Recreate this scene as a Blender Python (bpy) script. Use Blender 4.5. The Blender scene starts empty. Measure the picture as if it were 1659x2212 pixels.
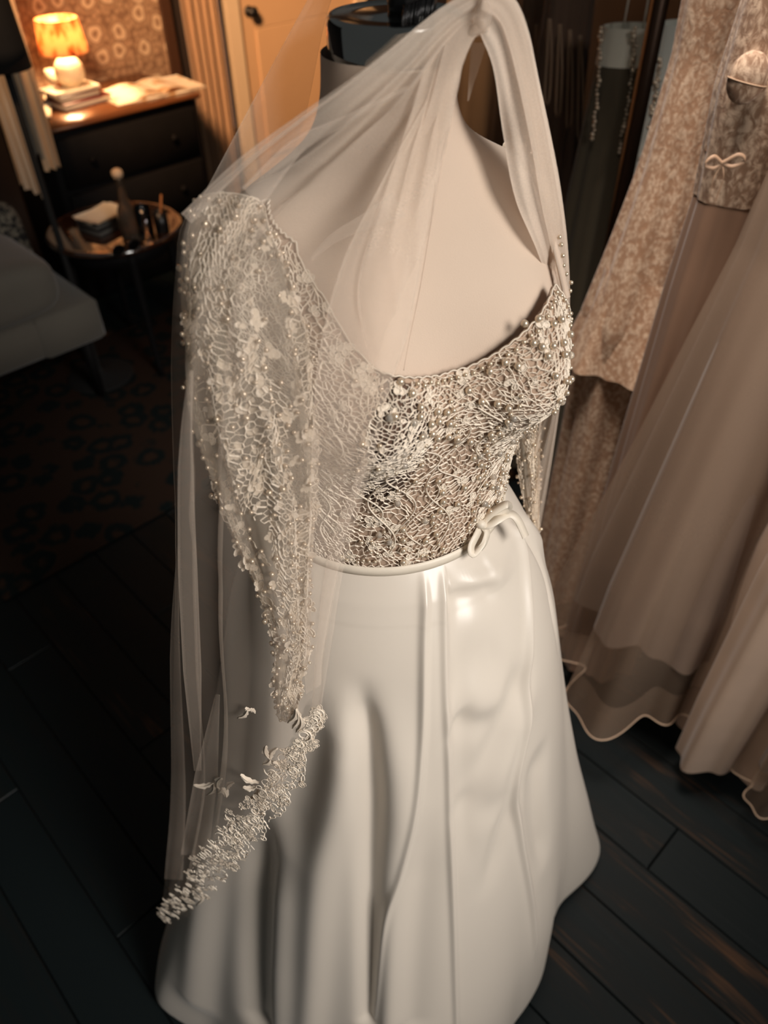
import bpy, math, random
import numpy as np
from mathutils import Matrix, Vector

rng = np.random.default_rng(7)
random.seed(7)
SC = bpy.context.scene
COL = SC.collection

# ------------------------------------------------------------------ camera
FPX, PCX, PCY = 1650.0, 829.5, 1106.0
CAM = np.array([0.0, 0.0, 1.70])
TH, RO = math.radians(43.0), math.radians(0.9)
_f = np.array([0, math.cos(TH), -math.sin(TH)])
_u0 = np.array([0, math.sin(TH), math.cos(TH)])
_r0 = np.array([1.0, 0, 0])
_r = math.cos(RO) * _r0 - math.sin(RO) * _u0
_u = math.cos(RO) * _u0 + math.sin(RO) * _r0
cd = bpy.data.cameras.new('camera')
cd.sensor_fit = 'VERTICAL'
cd.sensor_height = 36.0
cd.lens = FPX / 2212 * 36.0
cd.clip_start = 0.02
cd.dof.use_dof = True
cd.dof.focus_distance = 0.72
cd.dof.aperture_fstop = 4.6
co = bpy.data.objects.new('camera', cd)
M = Matrix(((_r[0], _u[0], -_f[0], CAM[0]), (_r[1], _u[1], -_f[1], CAM[1]), (_r[2], _u[2], -_f[2], CAM[2]), (0, 0, 0, 1)))
co.matrix_world = M
COL.objects.link(co)
SC.camera = co

# ------------------------------------------------------------------ world, lights, exposure
SC.view_settings.view_transform = 'Standard'
SC.view_settings.look = 'None'
SC.view_settings.gamma = 1.0
SC.view_settings.use_curve_mapping = False
SC.view_settings.exposure = 0.0
SC.cycles.transparent_max_bounces = 40
SC.cycles.max_bounces = 8
SC.cycles.sample_clamp_indirect = 4.0
wd = bpy.data.worlds.new('world')
SC.world = wd
wd.use_nodes = True
wd.node_tree.nodes['Background'].inputs['Color'].default_value = (0.80, 0.84, 0.82, 1)
wd.node_tree.nodes['Background'].inputs['Strength'].default_value = 0.055


def area(name, loc, target, size, power, col, spread=180):
    l = bpy.data.lights.new(name, 'AREA')
    l.shape = 'RECTANGLE'
    l.size, l.size_y = size
    l.energy = power
    l.color = col
    l.spread = math.radians(spread)
    o = bpy.data.objects.new(name, l)
    o.location = loc
    o.rotation_euler = (Vector(target) - Vector(loc)).to_track_quat('-Z', 'Y').to_euler()
    COL.objects.link(o)
    return o


area('key_light', (1.62, -0.85, 2.40), (0.05, 0.6, 0.80), (1.1, 1.1), 14.0, (1.0, 0.95, 0.90), 60)  # unseen main light on the dress, from the right behind the camera
area('rack_fill_light', (0.20, 0.95, 2.75), (0.60, 1.25, 0.8), (0.5, 0.5), 3.0, (1.0, 0.89, 0.80), 42)  # unseen fill added above to brighten the gowns on the rack
area('warm_room_light', (-0.9, 1.6, 2.7), (-0.2, 4.5, 1.1), (0.5, 0.5), 38.0, (1.0, 0.58, 0.30), 70)  # unseen warm light, placed out of frame to light the door and back wall


# ------------------------------------------------------------------ helpers
def at(px, py, Y=None, z=None, t=None):
    px = np.asarray(px, float); py = np.asarray(py, float)
    d = _f + ((px - PCX) / FPX)[..., None] * _r - ((py - PCY) / FPX)[..., None] * _u
    if Y is not None:
        k = np.asarray(Y) / d[..., 1]
    elif z is not None:
        k = (np.asarray(z) - CAM[2]) / d[..., 2]
    else:
        k = np.asarray(t, float)
    return CAM + d * k[..., None]


def ray(px, py):
    return _f + ((px - PCX) / FPX) * _r - ((py - PCY) / FPX) * _u


def proj(P):
    d = np.asarray(P, float) - CAM
    zc = d @ _f
    return PCX + FPX * (d @ _r) / zc, PCY - FPX * (d @ _u) / zc, zc


def cr(pts, n):
    """Catmull-Rom through pts, n samples, roughly arc-length spaced."""
    P = np.asarray(pts, float)
    m = len(P)
    if m == 2:
        s = np.linspace(0, 1, n)[:, None]
        return P[0] * (1 - s) + P[1] * s
    E = np.vstack([2 * P[0] - P[1], P, 2 * P[-1] - P[-2]])
    L = np.r_[0, np.cumsum(np.linalg.norm(np.diff(P, axis=0), axis=1))]
    s = np.linspace(0, L[-1], n)
    i = np.clip(np.searchsorted(L, s, side='right') - 1, 0, m - 2)
    u = ((s - L[i]) / np.maximum(L[i + 1] - L[i], 1e-9))[:, None]
    a, b, c, d = E[i], E[i + 1], E[i + 2], E[i + 3]
    return 0.5 * (2 * b + (c - a) * u + (2 * a - 5 * b + 4 * c - d) * u ** 2 + (-a + 3 * b - 3 * c + d) * u ** 3)


def smooth(x, a, b):
    t = np.clip((x - a) / (b - a), 0, 1)
    return t * t * (3 - 2 * t)


def empty(name, loc, label=None, cat=None, group=None, parent=None):
    o = bpy.data.objects.new(name, None)
    o.empty_display_size = 0.05
    COL.objects.link(o)
    if parent is not None:
        o.parent = parent
        o.location = Vector(loc) - Vector(origin(parent))
    else:
        o.location = loc
    tag(o, label, cat, group)
    return o


def tag(o, label=None, cat=None, group=None, kind=None):
    if label: o['label'] = label
    if cat: o['category'] = cat
    if group: o['group'] = group
    if kind: o['kind'] = kind
    return o


def origin(o):
    v = Vector((0, 0, 0))
    while o is not None:
        v = v + Vector(o.location)
        o = o.parent
    return v


def mesh(name, V, F, mat, parent=None, loc=None, flat=False, kind=None, label=None, attr=None):
    """World-space verts V; faces F (list or int array); origin at loc, or at the parent's origin."""
    V = np.asarray(V, float).reshape(-1, 3)
    base = np.array(origin(parent)) if parent is not None else np.array(loc if loc is not None else (V[:, 0].mean(), V[:, 1].mean(), V[:, 2].min()))
    me = bpy.data.meshes.new(name)
    if isinstance(F, np.ndarray):
        F = F.tolist()
    me.from_pydata((V - base).tolist(), [], F)
    if not flat:
        me.polygons.foreach_set('use_smooth', np.ones(len(me.polygons), bool))
    if attr is not None:
        for k, arr in attr.items():
            a = me.attributes.new(k, 'FLOAT', 'POINT')
            a.data.foreach_set('value', np.asarray(arr, np.float32).ravel())
    me.materials.append(mat)
    me.update()
    o = bpy.data.objects.new(name, me)
    COL.objects.link(o)
    if parent is not None:
        o.parent = parent
    else:
        o.location = base
    if kind: o['kind'] = kind
    if label: o['label'] = label
    return o


def gridF(nu, nv, closed=False, off=0):
    """faces of a (nu,nv) vertex grid, index = i*nv + j; closed wraps i."""
    i = np.arange(nu if closed else nu - 1)
    j = np.arange(nv - 1)
    I, J = np.meshgrid(i, j, indexing='ij')
    I2 = (I + 1) % nu
    return (np.stack([I * nv + J, I2 * nv + J, I2 * nv + J + 1, I * nv + J + 1], -1).reshape(-1, 4) + off)


def frames(P):
    T = np.gradient(P, axis=0)
    T /= np.linalg.norm(T, axis=1)[:, None] + 1e-12
    ref = np.array([0, 0, 1.0]) if abs(T[0, 2]) < 0.9 else np.array([0, 1.0, 0])
    N = np.zeros_like(P)
    n = np.cross(T[0], ref); n /= np.linalg.norm(n)
    for k in range(len(P)):
        n = n - T[k] * (n @ T[k]); n /= np.linalg.norm(n) + 1e-12
        N[k] = n
    return T, N, np.cross(T, N)


def tube(P, r, sides=8, caps=True):
    P = np.asarray(P, float)
    r = np.broadcast_to(np.asarray(r, float), (len(P),))
    T, N, B = frames(P)
    a = np.linspace(0, 2 * np.pi, sides, endpoint=False)
    V = P[None] + r[None, :, None] * (np.cos(a)[:, None, None] * N[None] + np.sin(a)[:, None, None] * B[None])
    F = gridF(sides, len(P), True).tolist()
    if caps:
        n = len(P)
        F.append([k * n for k in range(sides)][::-1])
        F.append([k * n + n - 1 for k in range(sides)])
    return V.reshape(-1, 3), F


def lathe(prof, c, sides=32):
    """prof: (r,z) list, around vertical axis at c=(x,y)."""
    pr = np.asarray(prof, float)
    a = np.linspace(0, 2 * np.pi, sides, endpoint=False)
    V = np.stack([c[0] + np.cos(a)[:, None] * pr[None, :, 0], c[1] + np.sin(a)[:, None] * pr[None, :, 0], np.broadcast_to(pr[None, :, 1], (sides, len(pr)))], -1)
    return V.reshape(-1, 3), gridF(sides, len(pr), True).tolist()


def join(parts):
    V, F, n = [], [], 0
    for v, f in parts:
        v = np.asarray(v, float).reshape(-1, 3)
        V.append(v)
        F += [[k + n for k in q] for q in (f.tolist() if isinstance(f, np.ndarray) else f)]
        n += len(v)
    return np.vstack(V), F


def rbox(sx, sy, sz, c=(0, 0, 0), rz=0.0, bev=0.006):
    """bevelled box, centre of its bottom face at c."""
    b = min(bev, sx * .45, sy * .45, sz * .45)
    V = []
    for zz, ins in ((0, b), (b, 0), (sz - b, 0), (sz, b)):
        hx, hy = sx / 2 - ins, sy / 2 - ins
        k = b * .9
        for x, y in ((hx, hy - k), (hx - k, hy), (-hx + k, hy), (-hx, hy - k), (-hx, -hy + k), (-hx + k, -hy), (hx - k, -hy), (hx, -hy + k)):
            V.append((x, y, zz))
    V = np.array(V)
    F = [list(range(7, -1, -1)), list(range(24, 32))]
    for L in range(3):
        for k in range(8):
            F.append([L * 8 + k, L * 8 + (k + 1) % 8, L * 8 + 8 + (k + 1) % 8, L * 8 + 8 + k])
    cs, sn = math.cos(rz), math.sin(rz)
    W = np.stack([V[:, 0] * cs - V[:, 1] * sn + c[0], V[:, 0] * sn + V[:, 1] * cs + c[1], V[:, 2] + c[2]], -1)
    return W, F


def ribbon(P, width_dir, w, thick=0.0006):
    """flat band along P, half-width w along width_dir (array or vector)."""
    P = np.asarray(P, float)
    D = np.broadcast_to(np.asarray(width_dir, float), P.shape)
    w = np.broadcast_to(np.asarray(w, float), (len(P),))[:, None]
    T = np.gradient(P, axis=0)
    T /= np.linalg.norm(T, axis=1)[:, None] + 1e-12
    N = np.cross(T, D); N /= np.linalg.norm(N, axis=1)[:, None] + 1e-12
    V = np.stack([P - D * w + N * thick, P + D * w + N * thick, P + D * w - N * thick, P - D * w - N * thick], 0)
    return V.reshape(-1, 3), gridF(4, len(P), True)


# ------------------------------------------------------------------ materials
def lin(r, g, b):
    f = lambda c: (c / 255 / 12.92) if c <= 10.3 else ((c / 255 + .055) / 1.055) ** 2.4
    return (f(r), f(g), f(b), 1)


class NT:
    def __init__(s, name):
        s.m = bpy.data.materials.new(name)
        s.m.use_nodes = True
        s.t = s.m.node_tree
        s.t.nodes.clear()
        s.out = s.n('ShaderNodeOutputMaterial')

    def n(s, typ, props=None, **inp):
        nd = s.t.nodes.new(typ)
        for k, v in (props or {}).items():
            setattr(nd, k, v)
        for k, v in inp.items():
            s.set(nd, k.replace('_', ' '), v)
        return nd

    def set(s, nd, key, v):
        sock = nd.inputs[int(key)] if key.isdigit() else nd.inputs[key]
        if isinstance(v, bpy.types.NodeSocket):
            s.t.links.new(v, sock)
        else:
            sock.default_value = v

    def link(s, a, b):
        s.t.links.new(a, b)

    def ramp(s, fac, stops, interp='LINEAR'):
        nd = s.n('ShaderNodeValToRGB')
        nd.color_ramp.interpolation = interp
        while len(nd.color_ramp.elements) < len(stops):
            nd.color_ramp.elements.new(.5)
        for e, (p, c) in zip(nd.color_ramp.elements, stops):
            e.position = p
            e.color = c if len(c) == 4 else (*c, 1)
        s.link(fac, nd.inputs[0])
        return nd.outputs[0]

    def math(s, op, a, b=0.0, c=None):
        nd = s.n('ShaderNodeMath', {'operation': op})
        for k, v in enumerate((a, b) if c is None else (a, b, c)):
            s.set(nd, str(k), v)
        return nd.outputs[0]

    def mix(s, fac, a, b):
        nd = s.n('ShaderNodeMix', {'data_type': 'RGBA'})
        s.set(nd, '0', fac)
        s.set(nd, '6', a)
        s.set(nd, '7', b)
        return nd.outputs[2]

    def coords(s, scale=(1, 1, 1), rot=(0, 0, 0), which='Object'):
        tc = s.n('ShaderNodeTexCoord')
        mp = s.n('ShaderNodeMapping')
        mp.inputs['Scale'].default_value = scale
        mp.inputs['Rotation'].default_value = rot
        s.link(tc.outputs[which], mp.inputs[0])
        return mp.outputs[0]

    def bump(s, h, strength=.3, dist=.002):
        b = s.n('ShaderNodeBump')
        b.inputs['Strength'].default_value = strength
        b.inputs['Distance'].default_value = dist
        s.link(h, b.inputs['Height'])
        return b.outputs[0]

    def noise(s, vec, scale, detail=3, rough=.5, dist=0):
        nd = s.n('ShaderNodeTexNoise')
        nd.inputs['Scale'].default_value = scale
        nd.inputs['Detail'].default_value = detail
        nd.inputs['Roughness'].default_value = rough
        nd.inputs['Distortion'].default_value = dist
        s.link(vec, nd.inputs['Vector'])
        return nd.outputs['Fac']

    def vor(s, vec, scale, feature='F1', rand=1.0, out='Distance', dims='3D'):
        nd = s.n('ShaderNodeTexVoronoi', {'feature': feature, 'voronoi_dimensions': dims})
        nd.inputs['Scale'].default_value = scale
        nd.inputs['Randomness'].default_value = rand
        s.link(vec, nd.inputs['Vector'])
        return nd.outputs[out]

    def pbr(s, **kw):
        b = s.n('ShaderNodeBsdfPrincipled')
        for k, v in kw.items():
            s.set(b, k.replace('_', ' '), v)
        s.link(b.outputs[0], s.out.inputs[0])
        return b


def simple(name, col, rough=.5, metal=0.0, var=.12, scale=40, bump=0.0, **kw):
    m = NT(name)
    v = m.coords()
    n = m.noise(v, scale, 4)
    c = m.mix(n, tuple(x * (1 - var) for x in col[:3]) + (1,), tuple(min(1, x * (1 + var)) for x in col[:3]) + (1,))
    b = m.pbr(Base_Color=c, Roughness=rough, Metallic=metal, **kw)
    if bump:
        m.link(m.bump(n, bump, .001), b.inputs['Normal'])
    return m.m


def tulle(name, col, a0, trans=.3):
    """alpha = 1-(1-a0)^density ; density is how tightly the net is gathered there."""
    m = NT(name)
    at_ = m.n('ShaderNodeAttribute', {'attribute_name': 'gather'})
    p = m.math('POWER', 1 - a0, at_.outputs['Fac'])
    v = m.coords()
    n = m.noise(v, 900, 2)
    al = m.math('SUBTRACT', 1.0, p)
    al = m.math('MULTIPLY', al, m.math('MULTIPLY_ADD', n, .3, .85))
    d = m.n('ShaderNodeBsdfDiffuse', Color=col)
    t = m.n('ShaderNodeBsdfTranslucent', Color=col)
    mx = m.n('ShaderNodeMixShader')
    mx.inputs[0].default_value = trans
    m.link(d.outputs[0], mx.inputs[1]); m.link(t.outputs[0], mx.inputs[2])
    tr = m.n('ShaderNodeBsdfTransparent')
    m2 = m.n('ShaderNodeMixShader')
    m.link(al, m2.inputs[0])
    m.link(tr.outputs[0], m2.inputs[1]); m.link(mx.outputs[0], m2.inputs[2])
    m.link(m2.outputs[0], m.out.inputs[0])
    return m.m


def fabric(name, col, rough=.6, weave=1400, bump=.15, sheen=.3, var=.06, spec=.3):
    m = NT(name)
    v = m.coords()
    n = m.noise(v, weave, 2)
    big = m.noise(v, 9, 3)
    c = m.mix(big, tuple(x * (1 - var) for x in col[:3]) + (1,), tuple(min(1, x * (1 + var)) for x in col[:3]) + (1,))
    b = m.pbr(Base_Color=c, Roughness=rough)
    b.inputs['Sheen Weight'].default_value = sheen
    b.inputs['Specular IOR Level'].default_value = spec
    m.link(m.bump(n, bump, .0006), b.inputs['Normal'])
    return m.m


def satin_mat():
    m = NT('ivory_satin')
    v = m.coords()
    n = m.noise(v, 1500, 2)
    b = m.pbr(Base_Color=lin(214, 203, 189), Roughness=.33)
    b.inputs['Specular IOR Level'].default_value = .45
    b.inputs['Sheen Weight'].default_value = .15
    m.link(m.bump(n, .04, .0004), b.inputs['Normal'])
    return m.m


SATIN = satin_mat()
LINEN = fabric('linen_dress_form', lin(209, 187, 167), .85, 1100, .35, .2)
LINING = fabric('nude_lining', lin(178, 152, 130), .8, 2200, .3, .2)
LACE = simple('ivory_lace_thread', lin(238, 224, 205), .7, var=.08, scale=400)
LACE2 = simple('ivory_lace_petal', lin(222, 207, 188), .75, var=.12, scale=500, bump=.4)
PEARL = simple('pearl', lin(222, 202, 176), .2, .55, var=.05, scale=30, Coat_Weight=.5)
CRYSTAL = simple('clear_crystal', lin(235, 225, 210), .05, var=.02, Transmission_Weight=.7)
TULLE = tulle('ivory_tulle', lin(236, 218, 200), .19)
SLEEVE_NET = tulle('sleeve_net', lin(228, 214, 194), .28)
CHROME = simple('dark_chrome', lin(200, 200, 196), .09, 1.0, .05)
BLACK = simple('black_lacquer', lin(18, 17, 17), .35)
RIB = simple('ivory_ribbon', lin(224, 212, 194), .45, var=.05)

# ------------------------------------------------------------------ room axes (walls and boards run diagonally to the view)
RA = math.radians(43.5)
WD = np.array([math.cos(RA), math.sin(RA), 0])
ND = np.array([math.sin(RA), -math.cos(RA), 0])
W0 = np.array([-1.16, 4.16, 0])


def room(s, d, z=0.0):
    return W0 + WD * s + ND * d + np.array([0, 0, z])


def on_wall(px, py, d=0.0):
    """point where the sight line through a pixel meets the plane d in front of the back wall -> (s, z)"""
    q = ray(px, py)
    k = ((W0 + ND * d - CAM) @ ND) / (q @ ND)
    P = CAM + q * k
    return float((P - W0) @ WD), float(P[2])


# ------------------------------------------------------------------ floor of separate boards
def floor_mat():
    m = NT('dark_stained_boards')
    oi = m.n('ShaderNodeObjectInfo')
    v = m.coords((2.0, 34, 34))
    n = m.noise(v, 3.0, 6, .62, .4)
    v2 = m.coords((1.0, 7, 7))
    n2 = m.noise(v2, 2.6, 3)
    wear = m.math('MULTIPLY', m.math('MULTIPLY', n, n2), m.math('MULTIPLY_ADD', oi.outputs['Random'], .7, .65))
    c = m.ramp(wear, [(.22, lin(15, 23, 24)), (.36, lin(21, 23, 22)), (.54, lin(84, 58, 38))])
    b = m.pbr(Base_Color=c, Roughness=.5)
    b.inputs['Specular IOR Level'].default_value = .30
    m.link(m.bump(n, .25, .002), b.inputs['Normal'])
    return m.m


FLOORM = floor_mat()
SUB = simple('dark_subfloor', lin(12, 12, 12), .9)
fl_root = mesh('floor', *rbox(7.5, 7.0, .05, (-0.1, 2.0, -0.066), RA, .002), SUB, loc=(0, 0, 0), kind='structure')
plank_w, plank_l = .128, 1.25
board_me = None
col_n = 0
bw_, bl_ = plank_w - .0025, plank_l - .003
for k in range(-26, 16):
    s = k * plank_w
    shift = ((k * 7) % 11) / 11 * plank_l
    for q in range(-1, 5):
        d0 = q * plank_l - shift + .3
        c = room(s, d0 + plank_l / 2)
        corners = np.array([room(s + a, d0 + b) for a in (0, plank_w) for b in np.linspace(0, plank_l, 6)])
        if d0 + plank_l < 0:
            continue
        dd = (corners - CAM) @ _f
        ok = dd > .15
        if not ok.any():
            continue
        x, y, _ = proj(corners[ok])
        if not ((x > -350) & (x < 2010) & (y > -100) & (y < 2600)).any():
            continue
        if board_me is None:
            V, F = rbox(bl_, bw_, .016, (0, 0, 0), 0, .0016)
            board_me = bpy.data.meshes.new('plank')
            board_me.from_pydata(V.tolist(), [], F)
            board_me.materials.append(FLOORM)
        o = bpy.data.objects.new('plank', board_me)
        COL.objects.link(o)
        o.parent = fl_root
        o.location = (c[0] + WD[0] * plank_w / 2, c[1] + WD[1] * plank_w / 2, -.016 + ((k * 5 + q * 3) % 5 - 2) * .00012)
        o.rotation_euler = (0, 0, RA - math.pi / 2)
        col_n += 1


# ------------------------------------------------------------------ back wall with printed paper
def wallpaper_mat():
    m = NT('floral_wallpaper')
    sx_ = m.n('ShaderNodeSeparateXYZ'); m.link(m.coords((1, 1, 1)), sx_.inputs[0])
    cx_ = m.n('ShaderNodeCombineXYZ'); m.link(sx_.outputs[0], cx_.inputs[0]); m.link(sx_.outputs[2], cx_.inputs[1])
    v = cx_.outputs[0]
    nz = m.noise(v, 26, 3, .6)
    vv = m.n('ShaderNodeVectorMath', {'operation': 'MULTIPLY_ADD'})
    cb = m.n('ShaderNodeTexNoise'); cb.inputs['Scale'].default_value = 22; m.link(v, cb.inputs['Vector'])
    m.link(cb.outputs['Color'], vv.inputs[0]); vv.inputs[1].default_value = (.035, .035, .035); m.link(v, vv.inputs[2])
    d = m.vor(vv.outputs[0], 8.5, rand=.5, dims='2D')
    ring = m.ramp(d, [(.0, lin(150, 118, 92)), (.09, lin(136, 104, 80)), (.15, lin(206, 178, 148)), (.24, lin(214, 186, 156)), (.30, lin(126, 96, 74)), (.38, lin(168, 136, 108)), (.5, lin(132, 102, 78)), (.6, lin(162, 130, 104))])
    sm = m.vor(vv.outputs[0], 34, rand=1.0, dims='2D')
    sml = m.ramp(sm, [(.20, lin(178, 146, 118)), (.34, lin(150, 120, 94)), (.5, lin(128, 98, 76))])
    far = m.ramp(d, [(.38, (0, 0, 0)), (.46, (1, 1, 1))])
    c = m.mix(far, ring, sml)
    c = m.mix(m.math('MULTIPLY', nz, .3), c, lin(118, 90, 68))
    m.pbr(Base_Color=c, Roughness=.85)
    return m.m


WALLP = wallpaper_mat()
DARKW = simple('dark_brown_paint', lin(44, 33, 28), .7)
s_r = on_wall(366, 100)[0]


def wall_panel(name, s0, s1, z0, z1, mat, d=0.0, th=.06, kind='structure'):
    V, F = rbox(s1 - s0, th, z1 - z0, (0, 0, 0), 0, .002)
    me = bpy.data.meshes.new(name)
    me.from_pydata(V.tolist(), [], F)
    me.materials.append(mat)
    o = bpy.data.objects.new(name, me)
    COL.objects.link(o)
    o.location = room((s0 + s1) / 2, d - th / 2, z0)
    o.rotation_euler = (0, 0, RA)
    if kind: o['kind'] = kind
    return o


s_l = on_wall(44, 150)[0]
wall_panel('wall_back', s_l, s_r, 0, 2.6, WALLP)
wall_panel('wall_left', -4.2, s_l, 0, 2.6, DARKW)

# ------------------------------------------------------------------ dress form (mannequin)
C0 = np.array([0.008, 0.62])
BA = math.radians(24)
UB = np.array([math.cos(BA), math.sin(BA)])
NB = np.array([math.sin(BA), -math.cos(BA)])
TZ = np.array([
    (1.10, .122, .106, .092), (1.15, .116, .102, .088), (1.22, .122, .106, .09), (1.28, .134, .110, .095), (1.34, .148, .112, .10),
    (1.38, .154, .108, .10), (1.42, .157, .098, .095), (1.45, .154, .084, .088), (1.47, .142, .070, .075), (1.485, .116, .060, .065),
    (1.50, .082, .055, .058), (1.515, .060, .051, .052), (1.54, .050, .047, .048), (1.60, .0465, .046, .046)])


_tz = np.linspace(1.0, 1.7, 701)
_tt = np.stack([_tz] + [np.interp(_tz, TZ[:, 0], TZ[:, k]) for k in (1, 2, 3)], 1)
_kw = np.exp(-(np.arange(-24, 25) / 9.0) ** 2 / 2); _kw /= _kw.sum()
for _c in (1, 2, 3):
    _tt[:, _c] = np.convolve(np.pad(_tt[:, _c], 24, mode='edge'), _kw, 'valid')


def tsec(z, k):
    return np.interp(z, _tt[:, 0], _tt[:, k])


def bump_b(x, z, amp):
    sz = np.where(z > 1.345, .052, .040)
    g = np.exp(-(z - 1.345) ** 2 / (2 * sz ** 2))
    return amp * g * (np.exp(-(x - .078) ** 2 / (2 * .036 ** 2)) + np.exp(-(x + .078) ** 2 / (2 * .036 ** 2)))


def body(phi, z, off=0.0, amp=.036):
    phi, z = np.broadcast_arrays(np.asarray(phi, float), np.asarray(z, float))
    a, bf, bb = tsec(z, 1), tsec(z, 2), tsec(z, 3)
    s, c = np.sin(phi), np.cos(phi)
    x = (a + off) * s
    b = np.where(c > 0, bf, bb) + off
    y = b * c + bump_b(a * s, z, amp) * smooth(c, -.35, .25)
    return np.stack([C0[0] + x * UB[0] + y * NB[0], C0[1] + x * UB[1] + y * NB[1], z], -1)


def body_n(phi, z, amp):
    e = 1e-3
    dp = body(phi + e, z, 0, amp) - body(phi - e, z, 0, amp)
    dz = body(phi, z + e, 0, amp) - body(phi, z - e, 0, amp)
    n = np.cross(dp, dz)
    return n / (np.linalg.norm(n, axis=-1)[..., None] + 1e-12)


BAMP = .052


def px_body(px, py, amp=BAMP, off=.006):
    """pixel -> (phi, z) where the sight line meets the bodice surface."""
    q = ray(px, py)
    t = np.linspace(.3, 1.1, 1600)
    P = CAM + t[:, None] * q
    xy = P[:, :2] - C0
    pu, pn = xy @ UB, xy @ NB
    a, bf, bb = tsec(P[:, 2], 1) + off, tsec(P[:, 2], 2) + off, tsec(P[:, 2], 3) + off
    pn2 = pn - bump_b(np.clip(pu, -a, a), P[:, 2], amp)
    ph = np.arctan2(pu / a, pn2 / np.where(pn2 > 0, bf, bb))
    rr = (pu / a) ** 2 + (pn2 / np.where(pn2 > 0, bf, bb)) ** 2
    ins = np.where((rr < 1) & (P[:, 2] < 1.6))[0]
    k = ins[0] if len(ins) else int(np.argmin(rr))
    return float(ph[k]), float(P[k, 2])


form = empty('dress_form', (C0[0], C0[1], 0), 'cream linen dress form with a chrome neck cap, wearing the beaded wedding dress', 'dress form')
na, nz = 160, 110
ph = np.linspace(-np.pi, np.pi, na, endpoint=False)
zz = np.linspace(1.09, 1.570, nz)
PH, ZZ = np.meshgrid(ph, zz, indexing='ij')
mesh('torso', body(PH, ZZ, 0, .030), gridF(na, nz, True), LINEN, form)
# raised panel seams of the form
for pts in ([(948, 300), (940, 380), (925, 520), (900, 660), (872, 800)],):
    q = [px_body(x, y, .030, .0) for x, y in pts]
    q = cr([(a, b) for a, b in q], 60)
    P = body(q[:, 0], q[:, 1], .0, .030)
    V, F = tube(P, .0004, 6)
    mesh('seam', V, F, LINEN, form)
ncx, ncy = C0[0] + .005, C0[1] - .001
V, F = lathe([(.001, 1.565), (.044, 1.565), (.0472, 1.5665), (.0480, 1.570), (.0480, 1.589), (.0474, 1.5915), (.0450, 1.593), (.0435, 1.5915), (.028, 1.5925), (.001, 1.5935)], (ncx, ncy), 64)
cap = mesh('neck_cap', V, F, CHROME, form, label='dark chrome neck cap')
V, F = lathe([(.001, 1.5925), (.0165, 1.5925), (.0175, 1.598), (.0165, 1.601), (.0165, 1.66), (.013, 1.668), (.001, 1.670)], (ncx + .012, ncy + .008), 40)
mesh('finial', V, F, BLACK, form, label='black wooden finial')
V, F = lathe([(.001, 0), (.14, 0), (.145, .006), (.14, .014), (.06, .022), (.018, .04), (.014, .06), (.014, 1.0), (.02, 1.09), (.09, 1.095), (.001, 1.10)], C0, 36)
mesh('stand', V, F, BLACK, form)

# ------------------------------------------------------------------ wedding dress: skirt
dress = empty('wedding_dress', (C0[0], C0[1], 0), 'ivory wedding dress with pearl beaded lace bodice and satin skirt on the dress form', 'wedding dress')
ZW = 1.148
SZ = np.array([(1.16, .112), (1.148, .1125), (1.12, .135), (1.07, .166), (1.02, .187), (.97, .203), (.90, .219), (.82, .237), (.70, .265), (.49, .318), (.30, .37), (.15, .408), (.03, .44)])
HEM = [(-180, .455), (-158, .50), (-144, .42), (-128, .415), (-110, .385), (-92, .42), (-72, .38), (-48, .32), (-30, .325), (-14, .315), (-3, .35), (13, .478), (35, .43), (60, .46), (85, .43), (120, .46), (150, .43), (180, .455)]
_ha = np.radians([h[0] for h in HEM]); _hr = np.array([h[1] for h in HEM])
_g = np.linspace(-np.pi, np.pi, 721)
_hs = np.interp(_g, _ha, _hr)
_k = np.hanning(23); _k /= _k.sum()
_hs = np.convolve(np.r_[_hs[-12:-1], _hs, _hs[1:12]], _k, 'valid')
_hs = np.interp(np.linspace(0, 1, 721), np.linspace(0, 1, len(_hs)), _hs)


_sz = np.linspace(-.1, 1.3, 1401)
_sr = np.interp(_sz, SZ[::-1, 0], SZ[::-1, 1])
_ks = np.exp(-(np.arange(-60, 61) / 22.0) ** 2 / 2); _ks /= _ks.sum()
_sr = np.where(_sz > 1.10, _sr, np.convolve(np.pad(_sr, 60, mode='edge'), _ks, 'valid'))


def waist_r(ang):
    d = np.stack([np.cos(ang), np.sin(ang)], -1)
    s, c = d @ UB, d @ NB
    return 1 / np.sqrt((s / .121) ** 2 + (c / np.where(c > 0, .107, .094)) ** 2)


def skirt_r(ang, z):
    R = np.interp(z, _sz, _sr)
    g = np.clip((1.05 - z) / 1.02, 0, 1) ** 1.9
    h = np.interp(ang, _g, _hs)
    w = smooth(z, 1.0, 1.148)
    return (R + (h - .44) * g) * (1 - w) + w * (waist_r(ang) + .002 + (R - .1125) * (z < 1.148))


def px_skirt(px, py):
    q = ray(px, py)
    t = np.linspace(.45, 1.9, 3000)
    P = CAM + t[:, None] * q
    xy = P[:, :2] - C0
    ang = np.arctan2(xy[:, 1], xy[:, 0])
    z = np.clip(P[:, 2], .03, 1.15)
    gap = np.hypot(xy[:, 0], xy[:, 1]) - skirt_r(ang, z)
    ins = np.where((gap < 0) & (P[:, 2] < 1.16))[0]
    k = ins[0] if len(ins) else int(np.argmin(gap))
    return ang[k], P[k, 2], t[k]


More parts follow.
